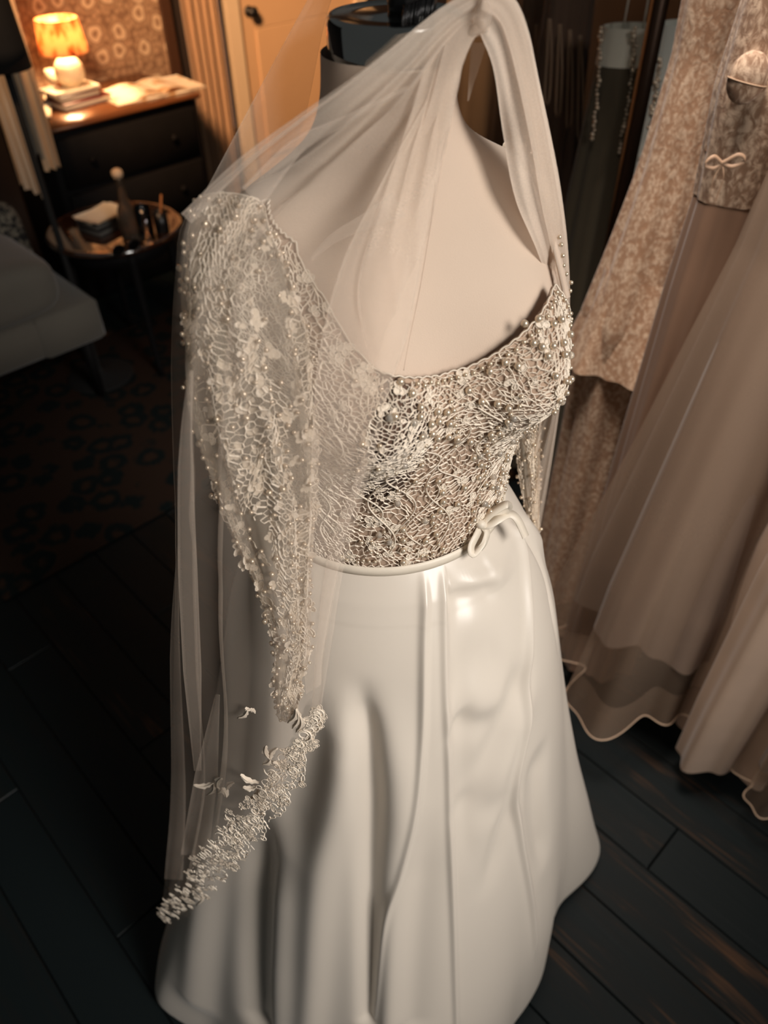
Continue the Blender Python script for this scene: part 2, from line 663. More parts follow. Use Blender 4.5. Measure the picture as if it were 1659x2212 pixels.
# folds: (pixel path on the cloth, height m, half-width m, kind, taper at start, taper at end)
FOLDS = [
    ([(915, 1212), (914, 1400), (910, 1600), (898, 1730), (866, 1880), (828, 2000), (806, 2212)], .0052, .0030, 'r', .02, 0),
    ([(956, 1216), (958, 1330), (962, 1500), (970, 1700), (975, 1850), (980, 2000), (986, 2212)], .0052, .0030, 'r', .02, 0),
    ([(935, 1215), (936, 1450), (937, 1650), (925, 1760)], .0030, .014, 'r', .02, .5),
    ([(922, 1730), (904, 1850), (888, 2000), (878, 2212)], -.011, .020, 'r', .35, 0),
    ([(985, 1230), (990, 1420), (1000, 1700), (1010, 1900)], -.004, .010, 'r', .05, .2),
    # drape that starts as a hump on the thigh and fans out below
    ([(779, 1445), (783, 1520), (796, 1620), (804, 1750), (801, 1900), (797, 2212)], -.017, .0105, 'r', .14, 0),
    ([(752, 1448), (743, 1530), (742, 1620), (728, 1740), (694, 1900), (672, 2212)], .013, .017, 'r', .18, 0),
    ([(822, 1470), (848, 1580), (864, 1700), (868, 1850), (860, 2000), (850, 2212)], .010, .017, 'r', .25, 0),
    ([(700, 1470), (690, 1560), (650, 1700), (610, 1850)], -.008, .022, 'r', .3, .3),
    ([(575, 1700), (562, 1830), (556, 1960), (553, 2080), (556, 2212)], -.022, .021, 'r', .35, 0),
    ([(600, 1850), (590, 2000), (588, 2212)], .006, .020, 'r', .3, 0),
    ([(480, 1720), (452, 1880), (436, 2020), (428, 2150)], .015, .026, 'r', .35, 0),
    # right side overlay panel and its pulls
    ([(1092, 1118), (1125, 1180), (1138, 1290), (1140, 1420), (1130, 1570), (1112, 1690), (1122, 1800), (1148, 1960), (1155, 2080)], .0075, .0038, 'r', .02, .1),
    ([(1108, 1112), (1148, 1170), (1178, 1240), (1196, 1330), (1208, 1440)], -.0075, .0055, 'r', .1, .5),
    ([(1120, 1110), (1165, 1175), (1190, 1230)], .006, .009, 'r', .2, .5),
    ([(1150, 1400), (1110, 1510), (1066, 1620), (1010, 1720), (985, 1780)], -.009, .016, 'r', .35, .45),
    ([(1150, 1470), (1110, 1580), (1080, 1680), (1062, 1790), (1050, 1900)], .007, .016, 'r', .35, .5),
    ([(1112, 1680), (1085, 1800), (1060, 1890), (1038, 1960)], -.007, .012, 'r', .35, .5),
    ([(1165, 1600), (1160, 1750), (1178, 1880)], -.010, .014, 'r', .2, .3),
    # soft cross pulls over the hip
    ([(962, 1262), (1010, 1256), (1062, 1240), (1110, 1212)], .0075, .008, 'r', .06, .4),
    ([(962, 1236), (1010, 1230), (1060, 1212)], -.004, .006, 'r', .02, .2),
    ([(962, 1290), (1020, 1284), (1080, 1262)], -.006, .010, 'r', .02, .3),
    ([(972, 1500), (1020, 1520), (1075, 1512), (1122, 1475)], .005, .016, 'r', .2, .4),
    ([(975, 1555), (1030, 1568), (1080, 1556)], -.005, .014, 'r', .15, .4),
    ([(985, 1400), (1045, 1425), (1100, 1400)], -.004, .018, 'r', .3, .4),
    ([(985, 1720), (1040, 1745), (1085, 1760)], -.005, .020, 'r', .3, .4),
]
na, nz = 1200, 460
_w = np.linspace(0, 1, na, endpoint=False)
ang = -np.pi + np.where(_w < .82, _w / .82 * math.radians(220), math.radians(220) + (_w - .82) / .18 * math.radians(140))
zs = ZW - (ZW - .03) * np.linspace(0, 1, nz) ** 1.08
AN, ZS = np.meshgrid(ang, zs, indexing='ij')
RB = skirt_r(AN, ZS)
DISP = np.zeros_like(RB)
for pts, hgt, wid, kind, t0, t1 in FOLDS:
    q = np.array([px_skirt(x, y)[:2] for x, y in pts])
    q[:, 0] = np.unwrap(q[:, 0])
    ln = np.hypot(np.diff(q[:, 0]) * .25, np.diff(q[:, 1])).sum()
    q = cr(q, int(max(40, 1.6 * ln / wid)))
    rr = skirt_r(q[:, 0], q[:, 1])
    # local box of the grid
    m = 4 * wid
    lo, hi = q[:, 1].min() - m, q[:, 1].max() + m
    jz = np.where((zs > lo) & (zs < hi))[0]
    am = (q[:, 0].min() + q[:, 0].max()) / 2
    ah = (q[:, 0].max() - q[:, 0].min()) / 2 + m / rr.min()
    dA = (ang - am + np.pi) % (2 * np.pi) - np.pi
    ia = np.where(np.abs(dA) < ah)[0]
    if not len(jz) or not len(ia):
        continue
    A = dA[ia] + am
    best = np.full((len(ia), len(jz)), 1e9); sb = np.zeros_like(best)
    ss = np.linspace(0, 1, len(q))
    for k in range(len(q) - 1):
        rk = (rr[k] + rr[k + 1]) / 2
        sx, sz_ = (q[k + 1, 0] - q[k, 0]) * rk, q[k + 1, 1] - q[k, 1]
        ax, az = (A[:, None] - q[k, 0]) * rk, zs[jz][None] - q[k, 1]
        h = np.clip((ax * sx + az * sz_) / max(sx * sx + sz_ * sz_, 1e-12), 0, 1)
        d2 = (ax - h * sx) ** 2 + (az - h * sz_) ** 2
        b = d2 < best
        best = np.where(b, d2, best); sb = np.where(b, ss[k] + h * (ss[1] - ss[0]), sb)
    tp = smooth(sb, 0, t0) if t0 > 0 else 1.0
    tq = smooth(1 - sb, 0, t1) if t1 > 0 else 1.0
    DISP[np.ix_(ia, jz)] += hgt * tp * tq * np.exp(-best / (2 * wid ** 2))
for _ in range(4):
    DISP[1:-1] = (DISP[:-2] + 2 * DISP[1:-1] + DISP[2:]) / 4
    DISP[:, 1:-1] = (DISP[:, :-2] + 2 * DISP[:, 1:-1] + DISP[:, 2:]) / 4
# unseen far side: plain gathers
far = smooth(np.abs((AN - math.radians(90) + np.pi) % (2 * np.pi) - np.pi), math.radians(110), math.radians(60))
DISP += far * .014 * np.sin(AN * 17) * np.clip((ZW - ZS) / 1.0, 0, 1)
DISP *= smooth(ZW - ZS, 0, .03)
R = RB + DISP
V = np.stack([C0[0] + R * np.cos(AN), C0[1] + R * np.sin(AN), ZS], -1)
skirt = mesh('skirt', V, gridF(na, nz, True), SATIN, dress)


def skirt_pt(px, py, off=.004):
    a, z, t = px_skirt(px, py)
    r = skirt_r(a, z) + off
    return np.array([C0[0] + r * math.cos(a), C0[1] + r * math.sin(a), z])


# ------------------------------------------------------------------ bodice
NECK = [(580, 432), (640, 525), (700, 640), (760, 745), (812, 800), (850, 814), (905, 818), (950, 813), (1010, 795), (1060, 772), (1110, 738), (1150, 700), (1180, 655), (1195, 615)]
nq = np.array([px_body(x, y) for x, y in NECK])
nphi, nzz = nq[:, 0], nq[:, 1]
o_ = np.argsort(nphi)
nphi, nzz = nphi[o_], nzz[o_]
print('neckline', np.round(np.degrees(nphi)), np.round(nzz, 3))
nphi = np.r_[-np.pi, nphi[0] - .9, nphi[0] - .35, nphi, nphi[-1] + .35, nphi[-1] + .9, np.pi]
nzz = np.r_[1.33, 1.34, nzz[0] - .02, nzz, nzz[-1] - .05, 1.34, 1.33]


def z_neck(phi):
    return np.interp(phi, nphi, nzz)


ZB = 1.138
na, nz = 220, 60
ph = np.linspace(-np.pi, np.pi, na, endpoint=False)
zt = ZB + (z_neck(ph)[:, None] - ZB) * np.linspace(0, 1, nz)[None]
bodice = mesh('bodice', body(ph[:, None], zt, .004, BAMP), gridF(na, nz, True), LINING, dress, label='pearl beaded lace bodice')


def prisms(P, Q, N, r, lift):
    """three-sided cords from P to Q (n,3), N surface normals."""
    P = P + N * lift; Q = Q + N * lift
    d = Q - P
    d /= np.linalg.norm(d, axis=1)[:, None] + 1e-12
    b = np.cross(d, N); b /= np.linalg.norm(b, axis=1)[:, None] + 1e-12
    r = np.broadcast_to(np.asarray(r, float), (len(P),))[:, None]
    c = [N * r * .9, b * r - N * r * .5, -b * r - N * r * .5]
    V = np.concatenate([np.stack([P + k for k in c], 1), np.stack([Q + k for k in c], 1)], 1).reshape(-1, 3)
    i = np.arange(len(P)) * 6
    F = np.concatenate([np.stack([i + a, i + b_, i + b_ + 3, i + a + 3], 1) for a, b_ in ((0, 1), (1, 2), (2, 0))])
    return V, F


def honeycomb(u0, u1, v0, v1, du, dv, jit):
    """jittered net in a (u,v) rectangle -> vertices (n,2), edges (m,2)"""
    nu = int((u1 - u0) / du); nv = int((v1 - v0) / dv)
    I, J = np.meshgrid(np.arange(nu + 1), np.arange(nv + 1), indexing='ij')
    par = (I + J) % 2
    U = u0 + I * du + rng.normal(0, jit * du, I.shape)
    Vv = v0 + J * dv + np.where(par == 0, .19, -.19) * dv + rng.normal(0, jit * dv, I.shape)
    idx = I * (nv + 1) + J
    e = [np.stack([idx[:-1].ravel(), idx[1:].ravel()], 1)]
    m = par[:, :-1] == 0
    e.append(np.stack([idx[:, :-1][m], idx[:, 1:][m]], 1))
    return np.stack([U.ravel(), Vv.ravel()], 1), np.vstack(e)


def warp2(uv, sc, amp):
    """swirl a parameter plane so the cells stretch and curl like floral lace"""
    u, v = uv[:, 0], uv[:, 1]
    du = amp * (np.sin(v / sc * 2.1 + 1.3 * np.sin(u / sc)) + .6 * np.sin((u + v) / sc * 3.3))
    dv = amp * (np.sin(u / sc * 1.9 + 1.1 * np.sin(v / sc * 1.3)) + .6 * np.cos((u - v) / sc * 2.7))
    return np.stack([u + du, v + dv], 1)


def petals(S, centres, size, npet=5, lift=.0016, spin=None):
    """flat domed petals in flowers laid on a surface S(u,v)->P ; returns mesh data and rim cords"""
    Vs, Fs, n = [], [], 0
    A, B, NN = [], [], []
    for (u, v), s in zip(centres, size):
        e = 1.5e-3
        p = S(np.array([u, u + e, u]), np.array([v, v, v + e]))
        tu, tv = (p[1] - p[0]), (p[2] - p[0])
        tu /= np.linalg.norm(tu) + 1e-12
        nn = np.cross(tu, tv); nn /= np.linalg.norm(nn) + 1e-12
        tv = np.cross(nn, tu)
        a0 = rng.uniform(0, 6.28)
        m = int(rng.integers(2, npet + 1))
        for k in range(m):
            a = a0 + k * 1.15 + rng.normal(0, .25)
            L = s * rng.uniform(.6, 1.25)
            w = L * rng.uniform(.26, .44)
            dr = tu * math.cos(a) + tv * math.sin(a)
            sd = -tu * math.sin(a) + tv * math.cos(a)
            c = p[0] + dr * L * .55 + nn * lift
            th = np.linspace(0, 2 * np.pi, 8, endpoint=False)
            rim = c + np.cos(th)[:, None] * dr * L * .5 + np.sin(th)[:, None] * sd * w - nn * lift * .35 * (np.cos(th)[:, None] > .5)
            Vs.append(rim); Vs.append((c + nn * s * .03)[None])
            Fs += [[n + q, n + (q + 1) % 8, n + 8] for q in range(8)]
            n += 9
            A.append(rim); B.append(np.roll(rim, -1, 0)); NN.append(np.broadcast_to(nn, (8, 3)))
    return np.vstack(Vs), Fs, np.vstack(A), np.vstack(B), np.vstack(NN)


# lace on the bodice: u = phi*0.13 m, v = z
def S_b(u, v):
    return body(np.asarray(u) / .13, v, .005, BAMP)


lo_u, hi_u = -1.75 * .13, 1.95 * .13
uv, ed = honeycomb(lo_u, hi_u, ZB - .002, 1.50, .0031, .0058, .17)
uv = warp2(uv, .022, .0034)
okv = (uv[:, 1] < z_neck(uv[:, 0] / .13) - .001) & (uv[:, 1] > ZB)
ed = ed[okv[ed[:, 0]] & okv[ed[:, 1]]]
ed = ed[rng.random(len(ed)) > .04]
PP = S_b(uv[:, 0], uv[:, 1]); NNv = body_n(uv[:, 0] / .13, uv[:, 1], BAMP)
r_ = rng.choice([.00035, .0005, .0008], len(ed), p=[.4, .42, .18])
V1, F1 = prisms(PP[ed[:, 0]], PP[ed[:, 1]], NNv[ed[:, 0]], r_, .0012)
uv2, ed2 = honeycomb(lo_u, hi_u, 1.285, 1.50, .0024, .0034, .18)
uv2 = warp2(uv2, .016, .0022)
okv = (uv2[:, 1] < z_neck(uv2[:, 0] / .13) - .001) & (uv2[:, 1] > 1.285) & ((np.abs(uv2[:, 0] / .13) > .16) | (uv2[:, 1] > 1.315))
ed2 = ed2[okv[ed2[:, 0]] & okv[ed2[:, 1]]]
ed2 = ed2[rng.random(len(ed2)) > .12]
P2 = S_b(uv2[:, 0], uv2[:, 1]); N2 = body_n(uv2[:, 0] / .13, uv2[:, 1], BAMP)
V1b, F1b = prisms(P2[ed2[:, 0]], P2[ed2[:, 1]], N2[ed2[:, 0]], rng.choice([.0003, .00045], len(ed2)), .0008)
V1, F1 = join([(V1, F1), (V1b, F1b)])
mesh('lace_net', V1, F1, LACE, bodice, kind='stuff', flat=True)
# brown net inset at the centre
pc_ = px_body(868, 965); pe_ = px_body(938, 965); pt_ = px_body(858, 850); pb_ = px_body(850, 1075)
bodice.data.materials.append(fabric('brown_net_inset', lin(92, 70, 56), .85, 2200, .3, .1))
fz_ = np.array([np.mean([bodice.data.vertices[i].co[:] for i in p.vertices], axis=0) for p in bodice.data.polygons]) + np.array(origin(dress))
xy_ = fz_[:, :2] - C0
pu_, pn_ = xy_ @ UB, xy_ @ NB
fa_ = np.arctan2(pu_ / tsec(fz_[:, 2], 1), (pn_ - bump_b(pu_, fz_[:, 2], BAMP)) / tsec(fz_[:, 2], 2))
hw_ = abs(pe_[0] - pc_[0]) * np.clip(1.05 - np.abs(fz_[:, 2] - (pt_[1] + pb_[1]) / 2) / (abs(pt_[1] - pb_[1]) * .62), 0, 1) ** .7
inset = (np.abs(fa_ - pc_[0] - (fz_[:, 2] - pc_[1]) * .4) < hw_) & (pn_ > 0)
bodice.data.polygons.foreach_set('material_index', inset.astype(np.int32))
# flowers
cen, siz = [], []
tries = 0
while len(cen) < 420 and tries < 16000:
    tries += 1
    f = rng.uniform(-1.6, 1.9); z = rng.uniform(ZB + .004, 1.45)
    if z > z_neck(f) - .006: continue
    u = f * .13
    if abs(f) < .22 and 1.17 < z < 1.31 and rng.random() < .85: continue
    if any((u - a) ** 2 + (z - b) ** 2 < .0052 ** 2 for a, b in cen): continue
    cen.append((u, z)); siz.append(rng.uniform(.0032, .0070))
V2, F2, A, B, N_ = petals(S_b, cen, siz)
mesh('lace_flowers', V2, F2, LACE2, bodice, kind='stuff')
V3, F3 = prisms(A, B, N_, .00055, .0005)
# scalloped cord along the neckline and at the lower edge
edge = []
for f0, f1, zf in ((-1.75, 1.95, z_neck), (-1.7, 1.9, lambda q: np.full_like(q, ZB + .0015))):
    q = np.linspace(f0, f1, 420)
    zq = zf(q) + .0012 * np.abs(np.sin(q * 60))
    p = body(q, zq, .0065, BAMP)
    edge.append((p[:-1], p[1:], body_n(q[:-1], zq[:-1], BAMP)))
# long stems running down the bodice
for k in range(26):
    f = rng.uniform(-1.0, 1.5); z0 = rng.uniform(1.15, 1.28); L = rng.uniform(.04, .11)
    s = np.linspace(0, 1, 40)
    q = f + .10 * np.sin(s * 6 + k) + rng.normal(0, .12) * s; zq = z0 + L * s
    g = zq < z_neck(q) - .002
    p = body(q[g], zq[g], .0068, BAMP)
    if len(p) > 4: edge.append((p[:-1], p[1:], body_n(q[g][:-1], zq[g][:-1], BAMP)))
V4, F4 = prisms(np.vstack([e[0] for e in edge]), np.vstack([e[1] for e in edge]), np.vstack([e[2] for e in edge]), .0008, .0006)
V5, F5 = join([(V3, F3), (V4, F4)])
mesh('lace_cord', V5, F5, LACE, bodice, kind='stuff')


# pearls: shared mesh, each one its own object
def ball(r, seg=10, ring=6):
    V = [(0, 0, r)]; F = []
    for i in range(1, ring):
        t = math.pi * i / ring
        for k in range(seg):
            a = 2 * math.pi * k / seg
            V.append((r * math.sin(t) * math.cos(a), r * math.sin(t) * math.sin(a), r * math.cos(t)))
    V.append((0, 0, -r))
    for k in range(seg): F.append([0, 1 + k, 1 + (k + 1) % seg])
    for i in range(ring - 2):
        for k in range(seg):
            a = 1 + i * seg
            F.append([a + k, a + seg + k, a + seg + (k + 1) % seg, a + (k + 1) % seg])
    b = 1 + (ring - 2) * seg
    for k in range(seg): F.append([b + k, len(V) - 1, b + (k + 1) % seg])
    return np.array(V), F


def ball_me(name, r, mat):
    V, F = ball(r)
    me = bpy.data.meshes.new(name)
    me.from_pydata(V.tolist(), [], F)
    me.polygons.foreach_set('use_smooth', np.ones(len(me.polygons), bool))
    me.materials.append(mat)
    return me


PM = {r: ball_me('pearl', r, PEARL) for r in (.0019, .0025, .0031)}
CM = ball_me('crystal', .0033, CRYSTAL)


def put(name, me, p, parent):
    o = bpy.data.objects.new(name, me)
    COL.objects.link(o)
    o.parent = parent
    o.location = Vector(p) - origin(parent)
    return o


pl = []
def try_pearl(f, z, r, gap=1.25):
    p = body(f, z, .0065, BAMP) + body_n(f, z, BAMP) * r * .7
    if any(np.sum((p - q) ** 2) < ((r + rr) * gap) ** 2 for q, rr in pl): return
    pl.append((p, r))
# clusters seen in the photograph, as pixel spots on the bodice
big = [(941, 888), (962, 888), (944, 908), (968, 912), (966, 940), (942, 944), (852, 900), (863, 826), (887, 850), (905, 880), (1014, 950), (1020, 985), (1035, 1000),
       (1090, 782), (1057, 800), (1118, 790), (1196, 812), (1210, 740), (1213, 765), (1222, 720), (1190, 700), (1168, 750), (1190, 748), (1150, 742), (1225, 815), (1205, 690), (1180, 770),
       (1054, 1102), (1033, 1150), (1050, 1090), (1045, 1043), (1058, 1050), (1031, 1028), (1080, 1020), (1090, 990), (955, 1080), (953, 1060), (945, 1035), (948, 1100), (870, 1185), (871, 1163), (870, 1140), (870, 1210),
       (905, 900), (928, 915), (930, 935), (918, 1165), (940, 1150), (985, 1085), (1020, 1120), (1000, 1050), (1075, 870), (1100, 880), (1060, 935), (985, 945), (1010, 840), (1040, 865), (1130, 700), (1160, 690)]
for x, y in big:
    f, z = px_body(x, y)
    try_pearl(f, z, .0031, .95)
for f in np.linspace(-.25, 1.55, 44):                       # row along the neckline
    try_pearl(f, float(z_neck(f)) - .0045 + rng.normal(0, .0008), .0019, 1.0)
for f in np.linspace(-.8, 1.5, 50):                         # row above the ribbon
    if rng.random() < .6: try_pearl(f, 1.160 + rng.normal(0, .003), .0019, 1.0)
for f0 in (-.02, .30, .62, 1.02, 1.3):                       # beaded lines that run down the seams
    for z in np.arange(1.165, 1.36, .0085):
        f = f0 + .05 * math.sin(z * 40 + f0 * 9) + rng.normal(0, .012)
        if z < z_neck(f) - .01 and not (f0 < .1 and 1.22 < z < 1.30): try_pearl(f, z, rng.choice([.0019, .0025]), 1.0)
k = 0
while len(pl) < 285 and k < 9000:
    k += 1
    f = rng.uniform(-.7, 1.75); z = rng.uniform(1.16, 1.42)
    if z > z_neck(f) - .006 or (abs(f) < .2 and 1.2 < z < 1.3 and rng.random() < .9): continue
    try_pearl(f, z, rng.choice([.0019, .0025], p=[.7, .3]), 1.7)
for p, r in pl:
    put('pearl', PM[r], p, bodice)
for k in range(40):
    f = rng.uniform(-.5, 1.6); z = rng.uniform(1.18, 1.38)
    if z < z_neck(f) - .01: put('crystal', CM, body(f, z, .0075, BAMP), bodice)

# right shoulder strap: a narrow beaded band that stands a little off the form
sq_ = np.array([px_body(x, y, .030, .0) for x, y in ((1196, 640), (1178, 560), (1152, 462), (1124, 372), (1102, 316))])
sp = body(sq_[:, 0], sq_[:, 1], .011, .030)
sp = cr(sp, 40)
V, F = ribbon(sp, np.array([.80, .58, .10]), .0032, .0008)
strap = mesh('shoulder_strap', V, F, LINEN, dress)
for k in range(1, 38, 2):
    put('pearl', PM[.0019], sp[k] + np.array([.004, .002, .002]) + rng.normal(0, .0008, 3), strap)

# ------------------------------------------------------------------ waist ribbon and bow
aa = np.linspace(-np.pi, np.pi, 240, endpoint=False)
rr = waist_r(aa)
def ring(z, off): return np.stack([C0[0] + (rr + off) * np.cos(aa), C0[1] + (rr + off) * np.sin(aa), np.full_like(aa, z)], -1)
V = np.stack([ring(1.1425, .0035), ring(1.1435, .0062), ring(1.1525, .0062), ring(1.1535, .0035)], 1).reshape(-1, 3)
sash = mesh('waist_ribbon', V, gridF(240, 4, True), RIB, dress)


def bow_piece(pts, half, name):
    P = cr(np.array([at(x, y, t=t) for x, y, t in pts]), 36)
    T = np.gradient(P, axis=0)
    D = np.cross(T, _f); D /= np.linalg.norm(D, axis=1)[:, None]
    hd = (np.array(half) if np.ndim(half) else half)
    if np.ndim(half): hd = np.interp(np.linspace(0, 1, 36), np.linspace(0, 1, len(half)), half)
    D = D * .8 + _f * .6
    V, F = ribbon(P, D / np.linalg.norm(D, axis=1)[:, None], hd, .0004)
    mesh(name, V, F, RIB, sash)


tb = px_skirt(1040, 1150)[2] - .014
bow_piece([(1040, 1130, tb), (1062, 1108, tb - .004), (1092, 1090, tb - .006), (1101, 1094, tb - .004), (1090, 1106, tb), (1062, 1122, tb + .002), (1040, 1133, tb)], .0046, 'bow_loop')
bow_piece([(1040, 1133, tb), (1030, 1155, tb - .006), (1018, 1180, tb - .009), (1020, 1197, tb - .008), (1032, 1186, tb - .004), (1042, 1168, tb - .002), (1042, 1136, tb)], .0044, 'bow_loop')
bow_piece([(1038, 1132, tb), (1055, 1133, tb - .003), (1078, 1120, tb - .002), (1100, 1110, tb + .004), (1118, 1122, tb + .006), (1136, 1160, tb + .016)], .0052, 'bow_tail')
bow_piece([(1042, 1136, tb), (1052, 1150, tb - .002), (1046, 1172, tb - .002), (1036, 1186, tb)], .004, 'bow_tail')
V, F = tube(cr(np.array([at(1028, 1128, t=tb - .001), at(1038, 1132, t=tb - .005), at(1048, 1136, t=tb - .001)]), 8), [.002, .004, .0045, .005, .005, .0045, .004, .002], 8)
mesh('bow_knot', V, F, RIB, sash)


# ------------------------------------------------------------------ sleeves
def sleeve(name, pts, halfw, depth, tag_lab, net=True, nfl=90, npearl=150, pearl_max=120, seed=1, fold=1.0):
    C = cr(np.array([at(x, y, Y=Y) for x, y, Y in pts]), 140)
    zc = (C - CAM) @ _f
    w = np.interp(np.linspace(0, 1, 140), np.linspace(0, 1, len(halfw)), halfw) * zc / FPX
    T = np.gradient(C, axis=0); T /= np.linalg.norm(T, axis=1)[:, None]
    X = np.cross(T, _f); X /= np.linalg.norm(X, axis=1)[:, None]
    X = np.where((X @ _r)[:, None] < 0, -X, X)
    Yd = np.cross(T, X)
    Yd = np.where((Yd @ _f)[:, None] > 0, -Yd, Yd)       # toward the viewer's side
    dep = np.interp(np.linspace(0, 1, 140), np.linspace(0, 1, len(depth)), depth)
    sn = np.linspace(0, 1, 140)
    L = np.linalg.norm(np.diff(C, axis=0), axis=1).sum()

    def S(u, v, off=0.0):
        """u angle (0 faces the viewer's side), v 0..1 along"""
        u, v = np.broadcast_arrays(np.asarray(u, float), np.asarray(v, float))
        g = lambda A: np.stack([np.interp(v, sn, A[:, k]) for k in range(3)], -1)
        ww = np.interp(v, sn, w); dd = np.interp(v, sn, dep) * ww
        f = 1 + fold * (.10 * np.sin(u * 9 + 2.2 * np.sin(v * 5 + seed)) + .05 * np.sin(u * 17 + v * 7)) * smooth(v, .03, .25) * (1 - .3 * smooth(v, .7, 1))
        return g(C) + g(X) * (ww * f * np.sin(u) + off * np.sin(u))[..., None] + g(Yd) * (dd * f * np.cos(u) + off * np.cos(u))[..., None]
    nu, nv = 160, 140
    U, Vv = np.meshgrid(np.linspace(-np.pi, np.pi, nu, endpoint=False), np.linspace(0, 1, nv), indexing='ij')
    dens = np.full(U.shape, 1.0) + .8 * smooth(Vv, .0, .1) * 0 + 1.2 * smooth(Vv, .75, 1) + 1.2 * (1 - smooth(Vv, 0, .08))
    sl = mesh(name, S(U, Vv), gridF(nu, nv, True), SLEEVE_NET, dress, label=tag_lab, attr={'gather': dens})
    # lace net
    uv, ed = honeycomb(-np.pi, np.pi, 0.0, 1.0, .066, .0105, .17)
    uv = np.stack([uv[:, 0] + .13 * np.sin(uv[:, 1] * 38 + 2 * np.sin(uv[:, 0] * 2)), uv[:, 1] + .012 * np.sin(uv[:, 0] * 5 + uv[:, 1] * 9)], 1)
    uv[:, 1] = np.clip(uv[:, 1], 0, 1)
    keepw = np.sin(uv[:, 0] * 3.0 + 1.0 + 1.2 * np.sin(uv[:, 1] * 7)) + .55 * np.sin(uv[:, 1] * 21 + uv[:, 0] * 2) > -.35
    if net: keepw &= (uv[:, 0] > -.55) | (rng.random(len(uv)) < .38) | (uv[:, 1] < .10)
    ed = ed[keepw[ed[:, 0]]]
    P = S(uv[:, 0], uv[:, 1]); e = 1e-3
    N = np.cross(S(uv[:, 0] + e, uv[:, 1]) - P, S(uv[:, 0], uv[:, 1] + e) - P); N /= np.linalg.norm(N, axis=1)[:, None] + 1e-12
    out = np.sin(uv[:, 0])[:, None] * np.stack([np.interp(uv[:, 1], sn, X[:, k]) for k in range(3)], -1) + np.cos(uv[:, 0])[:, None] * np.stack([np.interp(uv[:, 1], sn, Yd[:, k]) for k in range(3)], -1)
    N = np.where(((N * out).sum(1) < 0)[:, None], -N, N)
    V1, F1 = prisms(P[ed[:, 0]], P[ed[:, 1]], N[ed[:, 0]], rng.choice([.0003, .0005, .0008], len(ed), p=[.4, .45, .15]), .0008)
    mesh('lace_net', V1, F1, LACE, sl, kind='stuff', flat=True)
    cen, siz = [], []
    k = 0
    while len(cen) < nfl and k < 6000:
        k += 1
        u = rng.uniform(-2.2, 2.2); v = rng.uniform(.01, .99) ** 1.1
        ww = np.interp(v, sn, w)
        if any(((u - a) * ww) ** 2 + ((v - b) * L) ** 2 < .007 ** 2 for a, b in cen): continue
        if np.sin(u * 3.0 + 1.0 + 1.2 * np.sin(v * 7)) < -.2 and rng.random() < .7: continue
        if u < -.55 and v > .1 and rng.random() < .7: continue
        cen.append((u, v)); siz.append(rng.uniform(.004, .0085))
    S1 = lambda u, v: S(u, v, .0008)
    V2, F2, A, B, N_ = petals(S1, cen, siz)
    mesh('lace_flowers', V2, F2, LACE2, sl, kind='stuff')
    V3, F3 = prisms(A, B, N_, .0005, .0004)
    # cord on the upper and lower rim
    q = np.linspace(-np.pi, np.pi, 80)
    rim = [S(q, np.full_like(q, v), .0008) for v in (.002, .998)]
    V4, F4 = join([tube(p, .0004, 6) for p in rim])
    V5, F5 = join([(V3, F3), (V4, F4)])
    mesh('lace_cord', V5, F5, LACE, sl, kind='stuff')
    got = []
    k = 0
    while len(got) < npearl and k < 6000:
        k += 1
        u = rng.uniform(-1.9, 1.9); v = rng.uniform(0, 1)
        r = float(rng.choice([.0019, .0025], p=[.75, .25]))
        p = S(u, v, r * .9 + .001)
        if any(np.sum((p - a) ** 2) < .0075 ** 2 for a in got): continue
        got.append(p)
        if len(got) <= pearl_max: put('pearl', PM[r], p, sl)
    rest = got[pearl_max:]
    if rest:
        bv, bf = ball(.0016, 8, 5)
        V, F = join([(bv + p, bf) for p in rest])
        mesh('seed_pearls', V, F, PEARL, sl, kind='stuff')
    return S


S_left = sleeve('sleeve', [(500, 445, .545), (497, 520, .525), (512, 640, .50), (532, 760, .485), (548, 900, .468), (572, 1040, .452), (596, 1180, .438), (618, 1300, .425), (630, 1400, .415), (622, 1470, .405), (620, 1545, .398)],
                [70, 108, 120, 124, 112, 94, 68, 48, 36, 26, 20], [.75, .8, .75, .7, .65, .6, .6, .65, .7, .8, .8], 'lace sleeve under the veil', nfl=300, npearl=260, pearl_max=200, seed=2)
S_right = sleeve('sleeve', [(1105, 310, .69), (1128, 450, .71), (1140, 600, .72), (1150, 760, .725), (1140, 900, .725), (1142, 1000, .725), (1148, 1080, .725), (1158, 1150, .725)],
                 [20, 30, 40, 44, 34, 26, 18, 8], [.7] * 8, 'lace sleeve beyond the bodice', nfl=60, npearl=90, pearl_max=60, seed=5, fold=.6)

# ------------------------------------------------------------------ veil
veil = empty('bridal_veil', at(900, -60, Y=.60), 'sheer ivory tulle veil with lace hem falling from the dress form neck', 'veil')


def px3(rib):
    a = np.array(rib, float)
    return at(a[:, 0], a[:, 1], Y=a[:, 2])


